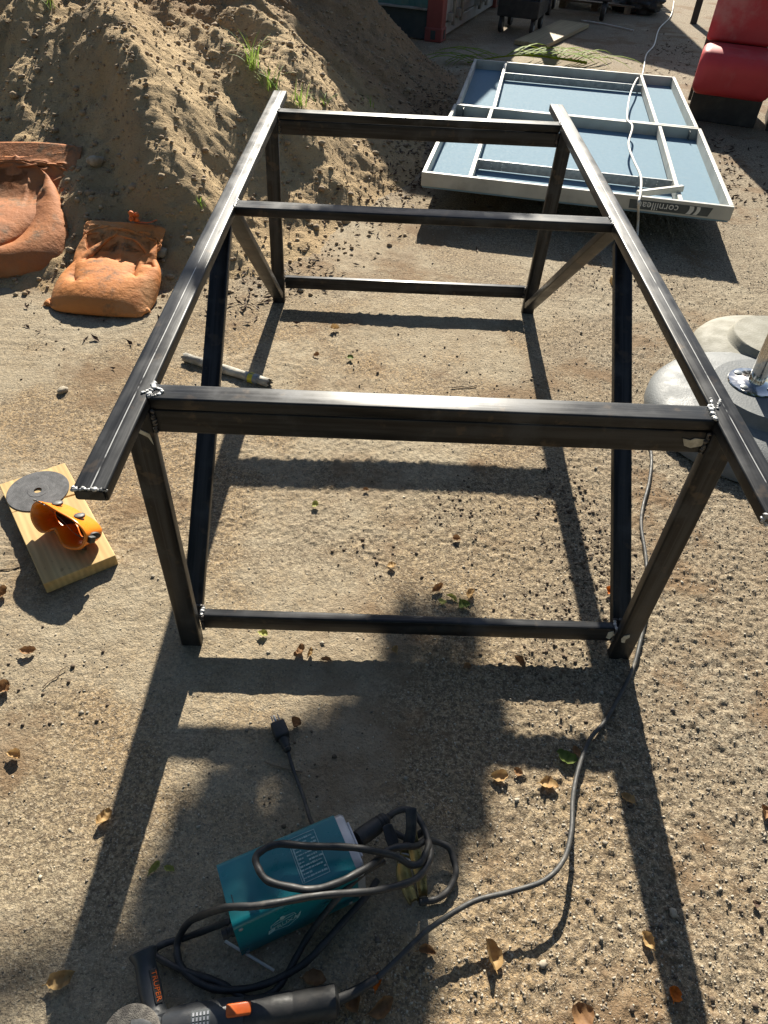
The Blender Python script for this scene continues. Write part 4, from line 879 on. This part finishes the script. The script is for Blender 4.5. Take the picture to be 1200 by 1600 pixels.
for i in range(2):
    x0 = .155 + i * 1.068
    d = obj('door', rbox((1.062, .045, CHt - .24), .006, 2, (x0 + .531, .060, .14 + (CHt - .24) / 2)), M['cont_grey'], ctn)
    for j in range(4): obj('door_panel_rib', rbox((1.0, .012, .30), .006, 1, (x0 + .531, .0315, .36 + j * .58)), M['cont_grey'], d)
    for xx in (x0 + .22, x0 + .52):
        rod = obj('lock_rod', MB().tube([(xx, -.012, .10), (xx, -.012, CHt - .10)], .018, 12), M['cont_grey'], d, smooth=True)
        obj('rod_bracket', rbox((.10, .05, .07), .004, 1, (xx, .012, .17)), M['cont_grey'], rod); obj('rod_bracket', rbox((.11, .05, .05), .004, 1, (xx, .012, .62)), M['cont_grey'], rod)

# ================================================================== THINGS AT THE BACK OF THE YARD
def wheel(parent, c, r, w, ang=0):
    q = Matrix.Translation(c) @ Matrix.Rotation(ang, 4, 'Z') @ Matrix.Rotation(R(90), 4, 'Y')
    wv = obj('wheel', MB().lathe([(r * .55, -w / 2), (r * .95, -w / 2), (r, -w / 4), (r, w / 4), (r * .95, w / 2), (r * .55, w / 2)], 24), M['black'], parent, mw=q, angle=40)
    obj('hub', MB().lathe([(r * .2, -w * .6), (r * .5, -w * .45), (r * .5, w * .45), (r * .2, w * .6)], 16), M['galv'], wv, angle=40); return wv
ct = thing('steel_cart', 'black wheeled steel cart with open front parked beside the container doors', 'cart', (1.10, 9.02, 0), R(-18))
cw, cd, z0, z1 = .44, .55, .15, .95
obj('base_tray', rbox((cw, cd, .16), .008, 1, (0, cd / 2, z0 + .08)), M['black_metal'], ct)
for sg in (-1, 1): obj('side_panel', rbox((.02, cd, z1 - z0 - .16), .006, 1, (sg * (cw / 2 - .011), cd / 2, (z0 + .162 + z1) / 2)), M['black_metal'], ct)
obj('back_panel', rbox((cw - .05, .02, z1 - z0 - .16), .006, 1, (0, cd - .012, (z0 + .162 + z1) / 2)), M['black_metal'], ct)
obj('shelf', rbox((cw - .046, cd - .06, .014), .003, 1, (0, cd / 2 - .01, z0 + .36)), M['black_metal'], ct)
obj('shelf_edge', rbox((cw - .05, .012, .03), .002, 1, (0, .02, z0 + .36)), M['silver'], ct)
hb = obj('handle', MB().tube(spline([(cw / 2 + .004, .05, .50), (cw / 2 + .05, .05, .52), (cw / 2 + .05, .40, .62), (cw / 2 + .004, .42, .62)], 6), .009, 8), M['silver'], ct, smooth=True)
for sx in (-1, 1):
    for y in (.05, cd - .05): wheel(ct, (sx * (cw / 2 - .05), y, .07), .07, .035)
for sx in (-1, 1):
    for y in (.05, cd - .05): obj('caster_fork', rbox((.05, .03, .06), .004, 1, (sx * (cw / 2 - .05), y, .125)), M['black_metal'], ct)
tr = thing('flat_trolley', 'low dark trolley on rubber wheels standing behind the black cart', 'trolley', (1.62, 10.25, 0), R(-14))
obj('deck', rbox((.8, .6, .06), .006, 1, (.3, .3, .22)), M['black_metal'], tr)
obj('crate_body', rbox((.74, .54, .5), .01, 1, (.3, .3, .51)), M['black_metal'], tr)
for x in (-.02, .62):
    for y in (.06, .54): wheel(tr, (x, y, .095), .095, .05)
pal = thing('dark_pallet', 'dark slatted pallet lying flat at the back of the yard', 'pallet', (2.25, 10.75, 0), R(-16))
for j in range(3): obj('bearer', rbox((.08, .7, .07), .003, 1, (-.40 + j * .40, .35, .036)), M['stick'], pal)
for i in range(6): obj('slat', rbox((.95, .09, .02), .002, 1, (0, .05 + i * .12, .083)), M['stick'], pal)
sk = obj('rubbish_sack', MB().blob((0, 0, .12), .24, 44, (1.3, .9, .62), 3), M['black'], smooth=True); sk.location = (2.78, 10.85, -.01); tag(sk, 'black rubbish sack slumped next to the dark pallet', 'sack')
cx_ = thing('wooden_crate', 'brown wooden crate behind the rubbish sack at the top edge', 'crate', (2.95, 11.35, 0), R(-20))
for i in range(4): obj('slat', rbox((.5, .018, .09), .002, 1, (0, 0, .06 + i * .105)), M['oldwood'], cx_)
for x in (-.23, .23): obj('post', rbox((.04, .04, .42), .002, 1, (x, .03, .212)), M['oldwood'], cx_)
for i in range(4): obj('slat', rbox((.5, .018, .09), .002, 1, (0, .36, .06 + i * .105)), M['oldwood'], cx_)
ps = obj('steel_post', MB().box((0, 0, 1.4), (.075, .075, 2.8)), M['black_metal']); ps.location = (3.37, 10.3, 0); ps.rotation_euler = (0, 0, R(-20)); tag(ps, 'thin black post standing behind the red seat back', 'post')
# shelter roof further back whose edge throws the diagonal shade in front of the seat
rf = thing('shelter_roof', 'tin roof on posts beyond the top edge that throws the diagonal shade', 'shelter', (2.0, 14.0, 0))
RP = [(3.13 - 2, 11.74 - 14), (3.30 - 2, 16.0 - 14), (.2 - 2, 18.2 - 14), (.25 - 2, 15.0 - 14)]
obj('roof_sheet', MB().prism(RP, 2.78, 2.83), M['grey_roof'], rf)
for x, y in RP: obj('post', MB().box((x * .93, y * .9 if y > 0 else y + .25, 1.39), (.09, .09, 2.77)), M['black_metal'], rf)

# ================================================================== BOARD AND PALM FROND
bd = thing('loose_board', 'long weathered board lying flat behind the palm frond', 'board', (1.52, 9.06, 0), math.atan2(9.70 - 8.42, 1.885 - 1.23) - R(90))
obj('plank', rbox((.34, 1.42, .038), .004, 1, (0, 0, .026)), M['oldwood'], bd); obj('batten', rbox((.30, .06, .012), .002, 1, (.01, -.3, .006)), M['oldwood'], bd)
fr = thing('palm_frond', 'cut green palm frond lying beyond the far edge of the blue table', 'palm frond', (.62, 7.55, 0), R(9))
rp = spline([(-.10, -.02, .02), (.2, .03, .06), (.5, .05, .075), (.85, .04, .05), (1.05, .02, .03)], 8)
obj('midrib', MB().tube(rp, list(np.linspace(.004, .012, len(rp))), 6), M['frond'], fr, smooth=True)
rl = random.Random(21)
def leaflet(p, d, L, droop, w):
    s_ = Vector((d.y, -d.x, 0)); vs = []
    for i in range(6):
        t_ = i / 5; q = p + d * L * t_ + Vector((0, 0, .10 * math.sin(t_ * 2.2) * L * 1.6 - droop * t_ * t_)); ww = w * (1 - t_ ** 2.2) * (.5 + t_) + .001
        vs += [q - s_ * ww + Vector((0, 0, .4 * ww)), q, q + s_ * ww + Vector((0, 0, .4 * ww))]
    return MB().add(vs, [f for i in range(5) for f in ((i * 3, i * 3 + 1, i * 3 + 4, i * 3 + 3), (i * 3 + 1, i * 3 + 2, i * 3 + 5, i * 3 + 4))])
for i in range(34):
    t_ = .05 + .9 * i / 34; p = rp[int(t_ * (len(rp) - 1))]
    a = R(rl.uniform(14, 40) if i % 3 else -rl.uniform(6, 22)); a = a if t_ > .3 else R(180) - a * .7; d = Vector((math.cos(a), math.sin(a), 0))
    obj('leaflet', leaflet(p, d, rl.uniform(.36, .6), rl.uniform(.06, .12), rl.uniform(.010, .016)), M['frond'], fr, smooth=True)

# ================================================================== CABLES, PAPER ROLL, SMALL THINGS
zt_ = .236
wc = obj('white_cable', MB().tube(spline([(3.526, 11.830, 0.010), (3.167, 10.596, 0.020), (2.831, 9.778, 0.010), (2.540, 8.804, 0.020), (2.363, 8.369, 0.010), (2.209, 7.798, 0.010), (2.059, 7.263, 0.050), (1.738, 6.241, 0.230), (1.572, 5.713, 0.235), (1.433, 5.139, 0.236), (1.424, 4.943, 0.240), (1.328, 4.597, 0.236), (1.296, 4.307, 0.236), (1.274, 4.034, 0.240), (1.211, 3.762, 0.250), (1.170, 3.615, 0.245), (1.245, 3.777, 0.100), (1.229, 3.642, 0.020), (1.151, 3.397, 0.008)], 9), .0065, 10), M['white_cable'], smooth=True)
tag(wc, 'white cable snaking across the yard and over the blue table', 'cable')
s2 = obj('white_strip', MB().tube(spline([(1.973, 10.016, 0.010), (2.158, 9.917, 0.010), (2.348, 9.749, 0.010), (2.493, 9.574, 0.010)], 5), .008, 6), M['white_cable'], smooth=True); tag(s2, 'thin white strip lying on the shaded ground near the dark pallet', 'strip')
pa, pb_ = Vector((-0.809, 2.353, 0.018)), Vector((-0.427, 2.198, 0.018)); pd = (pb_ - pa); pL = pd.length
nr = thing('paper_roll', 'rolled paper tube with grey and yellow tape lying behind the left brace', 'paper roll', (pa.x, pa.y, pa.z))
pq = pd.normalized().to_track_quat('X', 'Z').to_matrix().to_4x4()
mb = MB(); vs = []; n = 40; m = 26
for i in range(m):
    for k in range(n):
        a = 2 * math.pi * 1.25 * k / n; r_ = .0180 - .003 * k / n + .0018 * math.sin(i * .9 + k * .5) * (1 if i in (0, m - 1) else .45); vs.append((pL * i / (m - 1) * .93 + .005 * math.sin(k * 1.3) * (i in (0, m - 1)), r_ * math.cos(a), r_ * math.sin(a)))
mb.add(vs, [(i * n + k, i * n + k + 1, (i + 1) * n + k + 1, (i + 1) * n + k) for i in range(m - 1) for k in range(n - 1)]); obj('paper', mb, M['paper'], nr, smooth=True, mw=pq)
obj('tape', MB().lathe([(.0186, pL * .70), (.0196, pL * .70), (.0196, pL * .81), (.0186, pL * .81)], 28, (0, 0, 0), RX), M['tape_grey'], nr, mw=pq, angle=40)
obj('tape', MB().lathe([(.0190, pL * .715), (.0200, pL * .715), (.0200, pL * .765), (.0190, pL * .765)], 28, (0, 0, -.0004), RX), M['yellow'], nr, mw=pq, angle=40)
wb = obj('wood_block', rbox((.075, .055, .035), .003, 1, (0, 0, .0175)), M['pine']); wb.location = (1.059, 3.230, 0.000); wb.rotation_euler = (0, 0, R(4)); tag(wb, 'small pale wood block half hidden behind the right brace', 'block')
def leaf_mesh(L, w, curl, fold, seed):
    rr = random.Random(seed); n = 10; vs = []; bend = rr.uniform(-.35, .35); tw = rr.uniform(-.9, .9); pk = rr.uniform(.38, .62); lob = rr.uniform(.0, .12); rollr = rr.uniform(-.5, 1.1)
    for i in range(n + 1):
        t_ = i / n; sh = (t_ / pk) ** .7 if t_ < pk else ((1 - t_) / (1 - pk)) ** rr.uniform(.62, .72)
        hw = max(w / 2 * math.sin(math.pi / 2 * min(max(sh, 0), 1)) * (1 + lob * math.sin(i * 2.3 + seed)), .0007)
        x = (t_ - .5) * L; y0 = bend * L * (t_ - .5) ** 2 * 2; z = curl * L * (2 * t_ - 1) ** 2 + .004 + .04 * L * math.sin(i * 1.9 + seed); a_ = tw * (t_ - .5)
        for s_ in (-1, -.5, 0, .5, 1):
            f_ = fold * (1 if s_ < 0 else 1 + rollr); yy = hw * s_ * math.cos(f_ * abs(s_) * .8); zz = hw * abs(s_) * math.sin(f_ * abs(s_) * .8) * 1.3 + .07 * w * rr.uniform(-1, 1) * abs(s_)
            vs.append((x + .05 * L * rr.uniform(-.5, .5) * abs(s_), y0 + yy * math.cos(a_) - zz * math.sin(a_), z + abs(yy * math.sin(a_)) + zz * math.cos(a_)))
    f = [(i * 5 + k, i * 5 + k + 1, i * 5 + k + 6, i * 5 + k + 5) for i in range(n) for k in range(4)]
    mb = MB().add(vs, f); mb.tube([(vs[2][0], vs[2][1], vs[2][2]), (-.64 * L, bend * L * .6, curl * L * 1.2 + .002)], .0009, 4); return mb
LEAVES = [  # ground position, length, width, curl, fold, rotation, material, label
 ((0.163, 1.271, 0.000), .075, .030, .10, .7, 40, 'leaf_brown', 'folded brown leaf left of the green leaf cluster behind the lower front bar'),
 ((0.254, 1.255, 0.000), .070, .026, .12, .9, 70, 'leaf_tan', 'curled tan leaf pointing up in the cluster behind the lower front bar'),
 ((0.202, 1.244, 0.000), .075, .016, .05, .9, 150, 'leaf_lime', 'narrow pale leaf in the middle of the cluster behind the lower front bar'),
 ((0.234, 1.217, 0.000), .060, .030, .06, .3, 20, 'leaf_green', 'green leaf at the near side of the cluster behind the lower front bar'),
 ((0.173, 1.224, 0.000), .028, .022, .06, .3, 70, 'leaf_lime', 'tiny yellow green leaf below the folded brown leaf'),
 ((0.450, 0.786, 0.000), .078, .040, .10, .5, 160, 'leaf_green', 'large green leaf touching the black cable on the gravel'),
 ((0.476, 0.803, 0.000), .055, .022, .18, .9, 110, 'leaf_brown', 'brown leaf tucked behind the large green leaf by the cable'),
 ((0.293, 0.734, 0.000), .080, .030, .10, .6, 5, 'leaf_tan', 'tan leaf with rolled edge left of the cable, in the shade edge'),
 ((0.335, 0.748, 0.000), .038, .022, .12, .5, 150, 'leaf_brown', 'small brown leaf touching the rolled tan leaf'),
 ((0.402, 0.725, 0.000), .070, .032, .10, .5, -10, 'leaf_tan', 'pale tan leaf on the gravel just left of the cable bend'),
 ((0.575, 0.700, 0.000), .060, .028, .16, .6, 140, 'leaf_tan', 'curled tan leaf lying on the right rail shadow'),
 ((0.873, 0.686, 0.000), .065, .030, .10, .6, 80, 'leaf_brown', 'brown leaf at the right edge of the gravel'),
 ((0.249, 0.384, 0.000), .090, .042, .14, .6, 110, 'leaf_tan', 'large cupped tan leaf below the looping cable'),
 ((0.557, 0.424, 0.000), .060, .024, .18, .8, 120, 'leaf_tan', 'curled leaf left of the right rail shadow near the bottom'),
 ((0.582, 0.337, 0.000), .055, .026, .15, .7, 60, 'leaf_orange', 'orange brown leaf on the rail shadow at the bottom right'),
 ((0.407, 0.296, 0.000), .070, .045, .20, .6, 30, 'leaf_brown', 'cupped brown leaf cut by the bottom edge, right of centre'),
 ((0.127, 0.387, 0.000), .060, .022, .10, .7, 0, 'leaf_brown', 'small leaf lying on the cable shadow right of the grinder cord'),
 ((0.038, 0.327, 0.000), .055, .022, .2, .9, 80, 'leaf_orange', 'upright brown leaf leaning below the grinder cord boot'),
 ((0.047, 0.291, 0.000), .085, .030, .12, .7, 30, 'leaf_brown', 'brown leaf lying right of the grinder tail in shade'),
 ((-0.003, 0.295, 0.000), .060, .034, .2, .7, 110, 'leaf_brown', 'crumpled leaf touching the end of the grinder grip'),
 ((-0.079, 0.327, 0.000), .085, .034, .1, .5, 0, 'leaf_brown', 'large brown leaf behind the grinder grip'),
 ((-0.178, 0.832, 0.000), .055, .032, .25, .5, 75, 'leaf_brown', 'brown leaf leaning against the black plug'),
 ((-0.549, 0.594, 0.000), .080, .030, .10, .7, 70, 'leaf_tan', 'long tan leaf on the edge of the left rail shadow'),
 ((-0.531, 0.301, 0.000), .080, .032, .12, .6, 25, 'leaf_tan', 'tan leaf with dark shadow near the bottom left corner'),
 ((-0.420, 0.504, 0.000), .055, .018, .1, .9, 60, 'leaf_lime', 'pale green curled leaf left of the welder'),
 ((-0.389, 0.501, 0.000), .045, .018, .1, .7, -20, 'leaf_lime', 'small yellow leaf right of the pale green curled leaf'),
 ((-0.790, 0.719, 0.000), .060, .030, .15, .6, -20, 'leaf_tan', 'dry leaf on bright ground at the left edge below the board'),
 ((-0.889, 0.883, 0.000), .070, .040, .2, .6, 60, 'leaf_brown', 'brown leaf cut by the left edge near mid height'),
 ((-1.010, 1.166, 0.000), .070, .034, .25, .7, 80, 'leaf_brown', 'reddish leaf at the left edge beside the pine board'),
 ((-0.871, 0.990, 0.000), .060, .026, .1, .8, 10, 'leaf_brown', 'brown leaf among twigs below the pine board'),
 ((-0.191, 1.033, 0.000), .080, .026, .18, .9, 65, 'leaf_brown', 'folded brown leaf below the lower front bar near its left end'),
 ((-0.165, 1.035, 0.000), .060, .020, .1, .9, 75, 'leaf_tan', 'narrow leaf right of the folded brown leaf under the lower bar'),
 ((-0.124, 1.015, 0.000), .055, .020, .1, .7, -10, 'leaf_brown', 'small brown leaf right of the leaf pair under the lower bar'),
 ((-0.298, 1.082, 0.000), .055, .024, .1, .5, -10, 'leaf_lime', 'pale green leaf just below the left part of the lower front bar'),
 ((0.370, 1.044, 0.000), .062, .028, .2, .8, 120, 'leaf_brown', 'curled brown leaf in the sunlit patch under the lower bar'),
 ((0.231, 1.020, 0.000), .040, .020, .1, .5, 20, 'leaf_brown', 'small brown leaf at the edge of the tree shade under the frame'),
 ((0.049, 1.058, 0.000), .040, .018, .1, .5, 100, 'leaf_tan', 'small tan leaf in the shade finger under the lower bar'),
 ((0.647, 1.298, 0.000), .050, .030, .25, .5, 50, 'leaf_orange', 'bright orange leaf beside the right brace foot'),
 ((-0.213, 1.575, 0.000), .045, .024, .08, .4, 10, 'leaf_lime', 'yellow green leaf in the middle of the ground under the frame'),
 ((-0.063, 1.658, 0.000), .035, .018, .1, .5, 10, 'leaf_brown', 'small brown leaf on the wide shadow band under the frame'),
 ((0.031, 1.342, 0.000), .040, .026, .1, .5, 20, 'leaf_tan', 'small tan leaf on sunlit ground behind the lower front bar'),
 ((0.220, 1.466, 0.000), .050, .022, .1, .5, 10, 'leaf_brown', 'dark leaf right of centre on the ground under the frame'),
 ((-0.253, 2.648, 0.000), .075, .034, .2, .8, 20, 'leaf_tan', 'crumpled tan leaf on the far bar shadow'),
 ((-0.170, 2.432, 0.000), .045, .026, .08, .4, 0, 'leaf_green', 'small green leaf on the ground between the far legs'),
 ((-0.303, 2.437, 0.000), .050, .026, .08, .4, 10, 'leaf_brown', 'dark leaf left of the small green leaf between the far legs'),
 ((0.791, 0.498, 0.000), .030, .016, .1, .4, 80, 'leaf_dark', 'small black leaf on the gravel near the right edge'),
]
for i, (p, L, w_, cu_, fo, a, mt, lb) in enumerate(LEAVES):
    o = obj('fallen_leaf', leaf_mesh(L * random.uniform(.48, .66), w_ * random.uniform(.85, 1.15), cu_, fo, 300 + i), M[mt], smooth=True); o.location = (p[0], p[1], sz(p[0], p[1]) + .002); o.rotation_euler = (R(random.uniform(-12, 12)), R(random.uniform(-12, 12)), R(a)); tag(o, lb, 'leaf', 'fallen leaves on the ground')
# leaf litter nobody could count: foot of the mound, beyond the table and under the seat
lt_ = MB(); lcnt = 0
def litter(region, n, smin=.02, smax=.055):
    (x0, y0), (x1, y1), sd = region
    for _ in range(n):
        t_ = random.random(); x = x0 + (x1 - x0) * t_ + random.gauss(0, sd); y = y0 + (y1 - y0) * t_ + random.gauss(0, sd * 1.3)
        L = random.uniform(smin, smax); a = random.random() * 6.28; q = Matrix.Translation((x, y, sz(x, y) + .003)) @ Matrix.Rotation(a, 4, 'Z') @ Matrix.Rotation(random.uniform(-.5, .5), 4, 'X') @ Matrix.Rotation(random.uniform(-.4, .4), 4, 'Y')
        h = L * random.uniform(.2, .4); c = L * random.uniform(.05, .3)
        lt_.add([q @ Vector(v) for v in ((-L / 2, 0, c), (0, -h / 2, .3 * h), (L / 2, 0, c), (0, h / 2, .3 * h), (0, 0, 0))], [(0, 1, 4), (1, 2, 4), (2, 3, 4), (3, 0, 4)])
litter(((.10, 4.1), (.22, 6.3), .13), 420); litter(((-.25, 3.6), (.0, 4.6), .14), 130); litter(((2.05, 4.4), (2.15, 5.7), .17), 260); litter(((2.3, 7.2), (2.9, 9.2), .22), 170); litter(((-.75, 2.85), (-.35, 3.2), .09), 110)
litter(((-1.7, 2.55), (-1.0, 2.55), .1), 26); litter(((.55, 1.6), (.35, 1.2), .08), 24, .01, .025); litter(((-1.1, 4.6), (-.6, 5.2), .25), 70)
tag(obj('leaf_litter', lt_, M['leaf_dark']), 'dark dead leaf litter gathered at the foot of the mound and beside the table', 'leaf litter', kind='stuff')
for (p, L, a, b_, lb) in (((-0.192, 0.727, 0.000), .09, -14, .002, 'thin twig crossing under the plug cord'), ((-0.779, 0.922, 0.000), .07, 60, .0014, 'thin twig standing among leaves below the pine board'), ((0.581, 1.404, 0.000), .10, 30, .0015, 'fine twig on the gravel beside the right brace shadow'), ((-1.038, 1.251, 0.000), .07, 25, .0022, 'short twig at the left edge beside the pine board'), ((0.279, 2.284, 0.000), .10, 12, .0022, 'twig on bare ground right of the paper roll'), ((0.092, 0.723, 0.000), .06, -30, .001, 'tiny twig in the tree shade above the clamp')):
    rr = random.Random(int(L * 1000 + a)); P = [Vector(((i / 5 - .5) * L, rr.uniform(-.004, .004), .003 + rr.uniform(0, .004))) for i in range(6)]
    o = obj('twig', MB().tube(spline(P, 3), b_, 6), M['stick'], smooth=True); o.location = (p[0], p[1], gz(p[0], p[1])); o.rotation_euler = (0, 0, R(a)); tag(o, lb, 'twig', 'twigs on the ground')
for i, (p, r_, lb) in enumerate((((-1.194, 2.106, 0.000), .018, 'lone pale stone on bright ground left of the steel rail'), ((-1.153, 3.291, 0.000), .030, 'pale stone beside the crumpled top of the smaller sandbag'), ((-1.111, 3.089, 0.000), .022, 'round stone below the pale stone beside the smaller sandbag'), ((-1.861, 4.457, 0.000), .038, 'flat pale stone on the soil above the sandbags'), ((-0.435, 2.981, 0.000), .016, 'small stone at the end of the far lower bar'), ((0.620, 0.476, 0.000), .009, 'dark pebble on the rail shadow at lower right'), ((0.347, 0.373, 0.000), .008, 'dark pebble right of the large cupped leaf'))):
    mb = MB().blob((0, 0, r_ * .35), r_, 700 + i, (1.15, .9, .7), 1)
    x, y = p[0], p[1]
    if i in (1, 2, 3):
        for s_ in np.linspace(0, .6, 121):
            q = Vector((0, 0, CAM_H)).lerp(Vector(p), 1 - s_)
            if mz(q.x, q.y) < q.z: x, y = q.x, q.y; break
    o = obj('stone', mb, M['stone'], smooth=True); o.location = (x, y, sz(x, y)); tag(o, lb, 'stone', 'loose stones')

# ================================================================== GRASS ON THE MOUND
def tuft(label, x, y, n, L, seed):
    rr = random.Random(seed); t = thing('grass_tuft', label, 'grass', (x, y, sz(x, y) - .01), 0, 'grass tufts on the mound'); mb = MB()
    for _ in range(n):
        a = rr.random() * 6.28; l = L * rr.uniform(.5, 1.1); b = Vector((rr.gauss(0, .02), rr.gauss(0, .02), 0)); d = Vector((math.cos(a), math.sin(a), 0)); s_ = Vector((-d.y, d.x, 0)); vs = []; le = rr.uniform(.25, .9)
        for i in range(6):
            u = i / 5; q = b + d * l * le * u ** 1.4 + Vector((0, 0, l * (u - .45 * u * u * le * 1.4))); w = .0032 * (1 - u ** 2) + .0003; vs += [q - s_ * w, q + s_ * w]
        mb.add(vs, [(2 * i, 2 * i + 1, 2 * i + 3, 2 * i + 2) for i in range(5)])
    obj('blades', mb, M['grass'], t, smooth=True); return t
def on_mound(px):                         # walk from a far ground point back towards the viewer until the soil is met
    for s_ in np.linspace(.75, 0, 400):
        q = Vector((0, 0, CAM_H)).lerp(Vector(px), 1 - s_)
        if q.y > 2.6 and mz(q.x, q.y) > q.z: return q.x, q.y
    return px[0], px[1]
for (p, n, L, lb) in (((-1.353, 6.993, 0.000), 26, .26, 'tallest grass tuft high on the dirt mound behind the frame'), ((-1.082, 6.317, 0.000), 16, .18, 'grass tuft just below the tallest one on the mound'), ((-0.827, 5.915, 0.000), 16, .16, 'grass tuft behind the far left end of the rail'), ((-0.637, 5.954, 0.000), 10, .12, 'sparse grass tuft right of the rail end on the mound'), ((-0.301, 6.024, 0.000), 8, .12, 'small grass tuft at the right foot of the mound'), ((-3.837, 8.942, 0.000), 9, .25, 'few grass blades at the top left edge of the mound'), ((-1.097, 3.911, 0.000), 6, .09, 'tiny grass sprig on the soil beside the steel rail')):
    x, y = on_mound(p); tuft(lb, x, y, n, L, int(p[0] * 100) & 255)

# ================================================================== TREE BEHIND THE CONTAINER (its drooping limb shades the welder)
tree = thing('shade_tree', 'tall leafy tree behind the container, beyond the top edge, shading the welder', 'tree', (-3.2, 13.6, 0))
def tr_(p): return Vector(p) - Vector(tree.location)
tp = spline([(-3.2, 13.6, -.1), (-3.25, 13.7, 2.5), (-3.1, 13.6, 5.0), (-3.0, 13.7, 7.2), (-3.1, 13.9, 9.5)], 6)
obj('trunk', MB().tube([tr_(p) for p in tp], list(np.linspace(.20, .07, len(tp))), 12), M['bark'], tree, smooth=True)
limb = spline([(-3.0, 13.65, 7.4), (-2.2, 12.6, 7.75), (-1.2, 10.6, 6.55), (-.45, 8.7, 5.2), (-.05, 7.4, 4.3), (.08, 6.3, 3.55)], 8)
obj('limb', MB().tube([tr_(p) for p in limb], list(np.linspace(.07, .012, len(limb))), 8), M['bark'], tree, smooth=True)
POLY = np.array([(0.018, 1.122), (0.070, 1.223), (0.253, 1.237), (0.267, 1.089), (0.262, 0.991), (0.335, 0.872), (0.278, 0.757), (0.255, 0.626), (0.180, 0.563), (0.131, 0.481), (0.108, 0.401), (0.156, 0.330), (0.110, 0.234), (-0.140, 0.187), (-0.428, 0.174), (-0.496, 0.242), (-0.450, 0.383), (-0.440, 0.510), (-0.392, 0.644), (-0.346, 0.719), (-0.222, 0.804), (-0.154, 0.858), (-0.037, 0.935), (0.022, 1.013)])
def in_poly(x, y):
    c = False; n = len(POLY)
    for i in range(n):
        (ax, ay), (bx, by) = POLY[i], POLY[(i + 1) % n]
        if (ay > y) != (by > y) and x < (bx - ax) * (y - ay) / (by - ay) + ax: c = not c
    return c
lv = MB(); rl = random.Random(99); cnt = 0
def tleaf(c, L, seed):
    rr = random.Random(seed); q = Matrix.Translation(c) @ Matrix.Rotation(rr.random() * 6.28, 4, 'Z') @ Matrix.Rotation(rr.uniform(-.7, .7), 4, 'X') @ Matrix.Rotation(rr.uniform(-.2, .9), 4, 'Y'); w = L * .42
    lv.add([q @ Vector(v) for v in ((-L / 2, 0, 0), (-L * .2, -w / 2, .01), (L * .2, -w * .42, .01), (L / 2, 0, -.01), (L * .2, w * .42, .01), (-L * .2, w / 2, .01))], [(0, 1, 2, 3), (0, 3, 4, 5)])
x0, x1, y0, y1 = POLY[:, 0].min(), POLY[:, 0].max(), POLY[:, 1].min(), POLY[:, 1].max()
tws = []
while cnt < 1100:
    x, y = rl.uniform(x0, x1), rl.uniform(y0, y1)
    if not in_poly(x, y): continue
    z = rl.uniform(2.5, 3.9); c = Vector((x + SUNX * z, y + SUNK * z, z)); tleaf(tr_(c), rl.uniform(.06, .11), cnt); cnt += 1
    if cnt % 45 == 0: tws.append(c)
obj('hanging_leaves', lv, M['leaf_tree'], tree)
for c in tws:
    e = min(limb, key=lambda p: (p - c).length + abs(p.z - c.z)); obj('twig', MB().tube([tr_(p) for p in spline([e, e.lerp(c, .5) + Vector((0, 0, .05)), c], 4)], .006, 5), M['bark'], tree, smooth=True)
lv = MB()
for k in range(2600):
    a = rl.random() * 6.28; u = rl.random() ** .4; el = rl.uniform(-.5, 1.4); c = Vector((-3.1 + 2.3 * u * math.cos(a) * math.cos(el), 14.2 + 1.6 * u * math.sin(a) * math.cos(el), 9.9 + 1.7 * u * math.sin(el))); tleaf(tr_(c), rl.uniform(.14, .24), 5000 + k)
obj('crown', lv, M['leaf_tree'], tree)

# ================================================================== ADDED TREES (unseen, block the sky to deepen shade and mute blue in steel)
lv = MB()
for k in range(2400):
    a = rl.random() * 6.28; u = rl.random() ** .35; el = rl.uniform(-1.2, 1.4); c = Vector((2.6 * u * math.cos(a) * math.cos(el), 2.0 * u * math.sin(a) * math.cos(el), 4.3 + 3.4 * u * math.sin(el))); tleaf(c, rl.uniform(.35, .6), 9000 + k)
crown_me = mesh_of('crown', lv, M['leaf_tree']); trunk_me = mesh_of('trunk', MB().tube([(0, 0, -.1), (.05, .03, 2), (-.05, .05, 4), (0, 0, 6)], [.22, .18, .14, .07], 12), M['bark'], True)
for x, y, lb in ((-7.5, -3.5, 'behind the viewer, leftmost of four'), (-2.6, -5.5, 'behind the viewer, second from the left'), (2.2, -5.8, 'behind the viewer, third from the left'), (6.8, -3.8, 'behind the viewer, rightmost of four'), (-8.2, 2.2, 'left of the mound, out of the picture'), (7.2, 2.4, 'right of the parasol bases, out of the picture')):
    t = thing('sky_blocker_tree', 'added leafy tree blocking the sky ' + lb, 'tree', (x, y, 0), rl.random() * 6, 'added trees around the yard'); link('trunk', trunk_me, t); link('crown', crown_me, t)
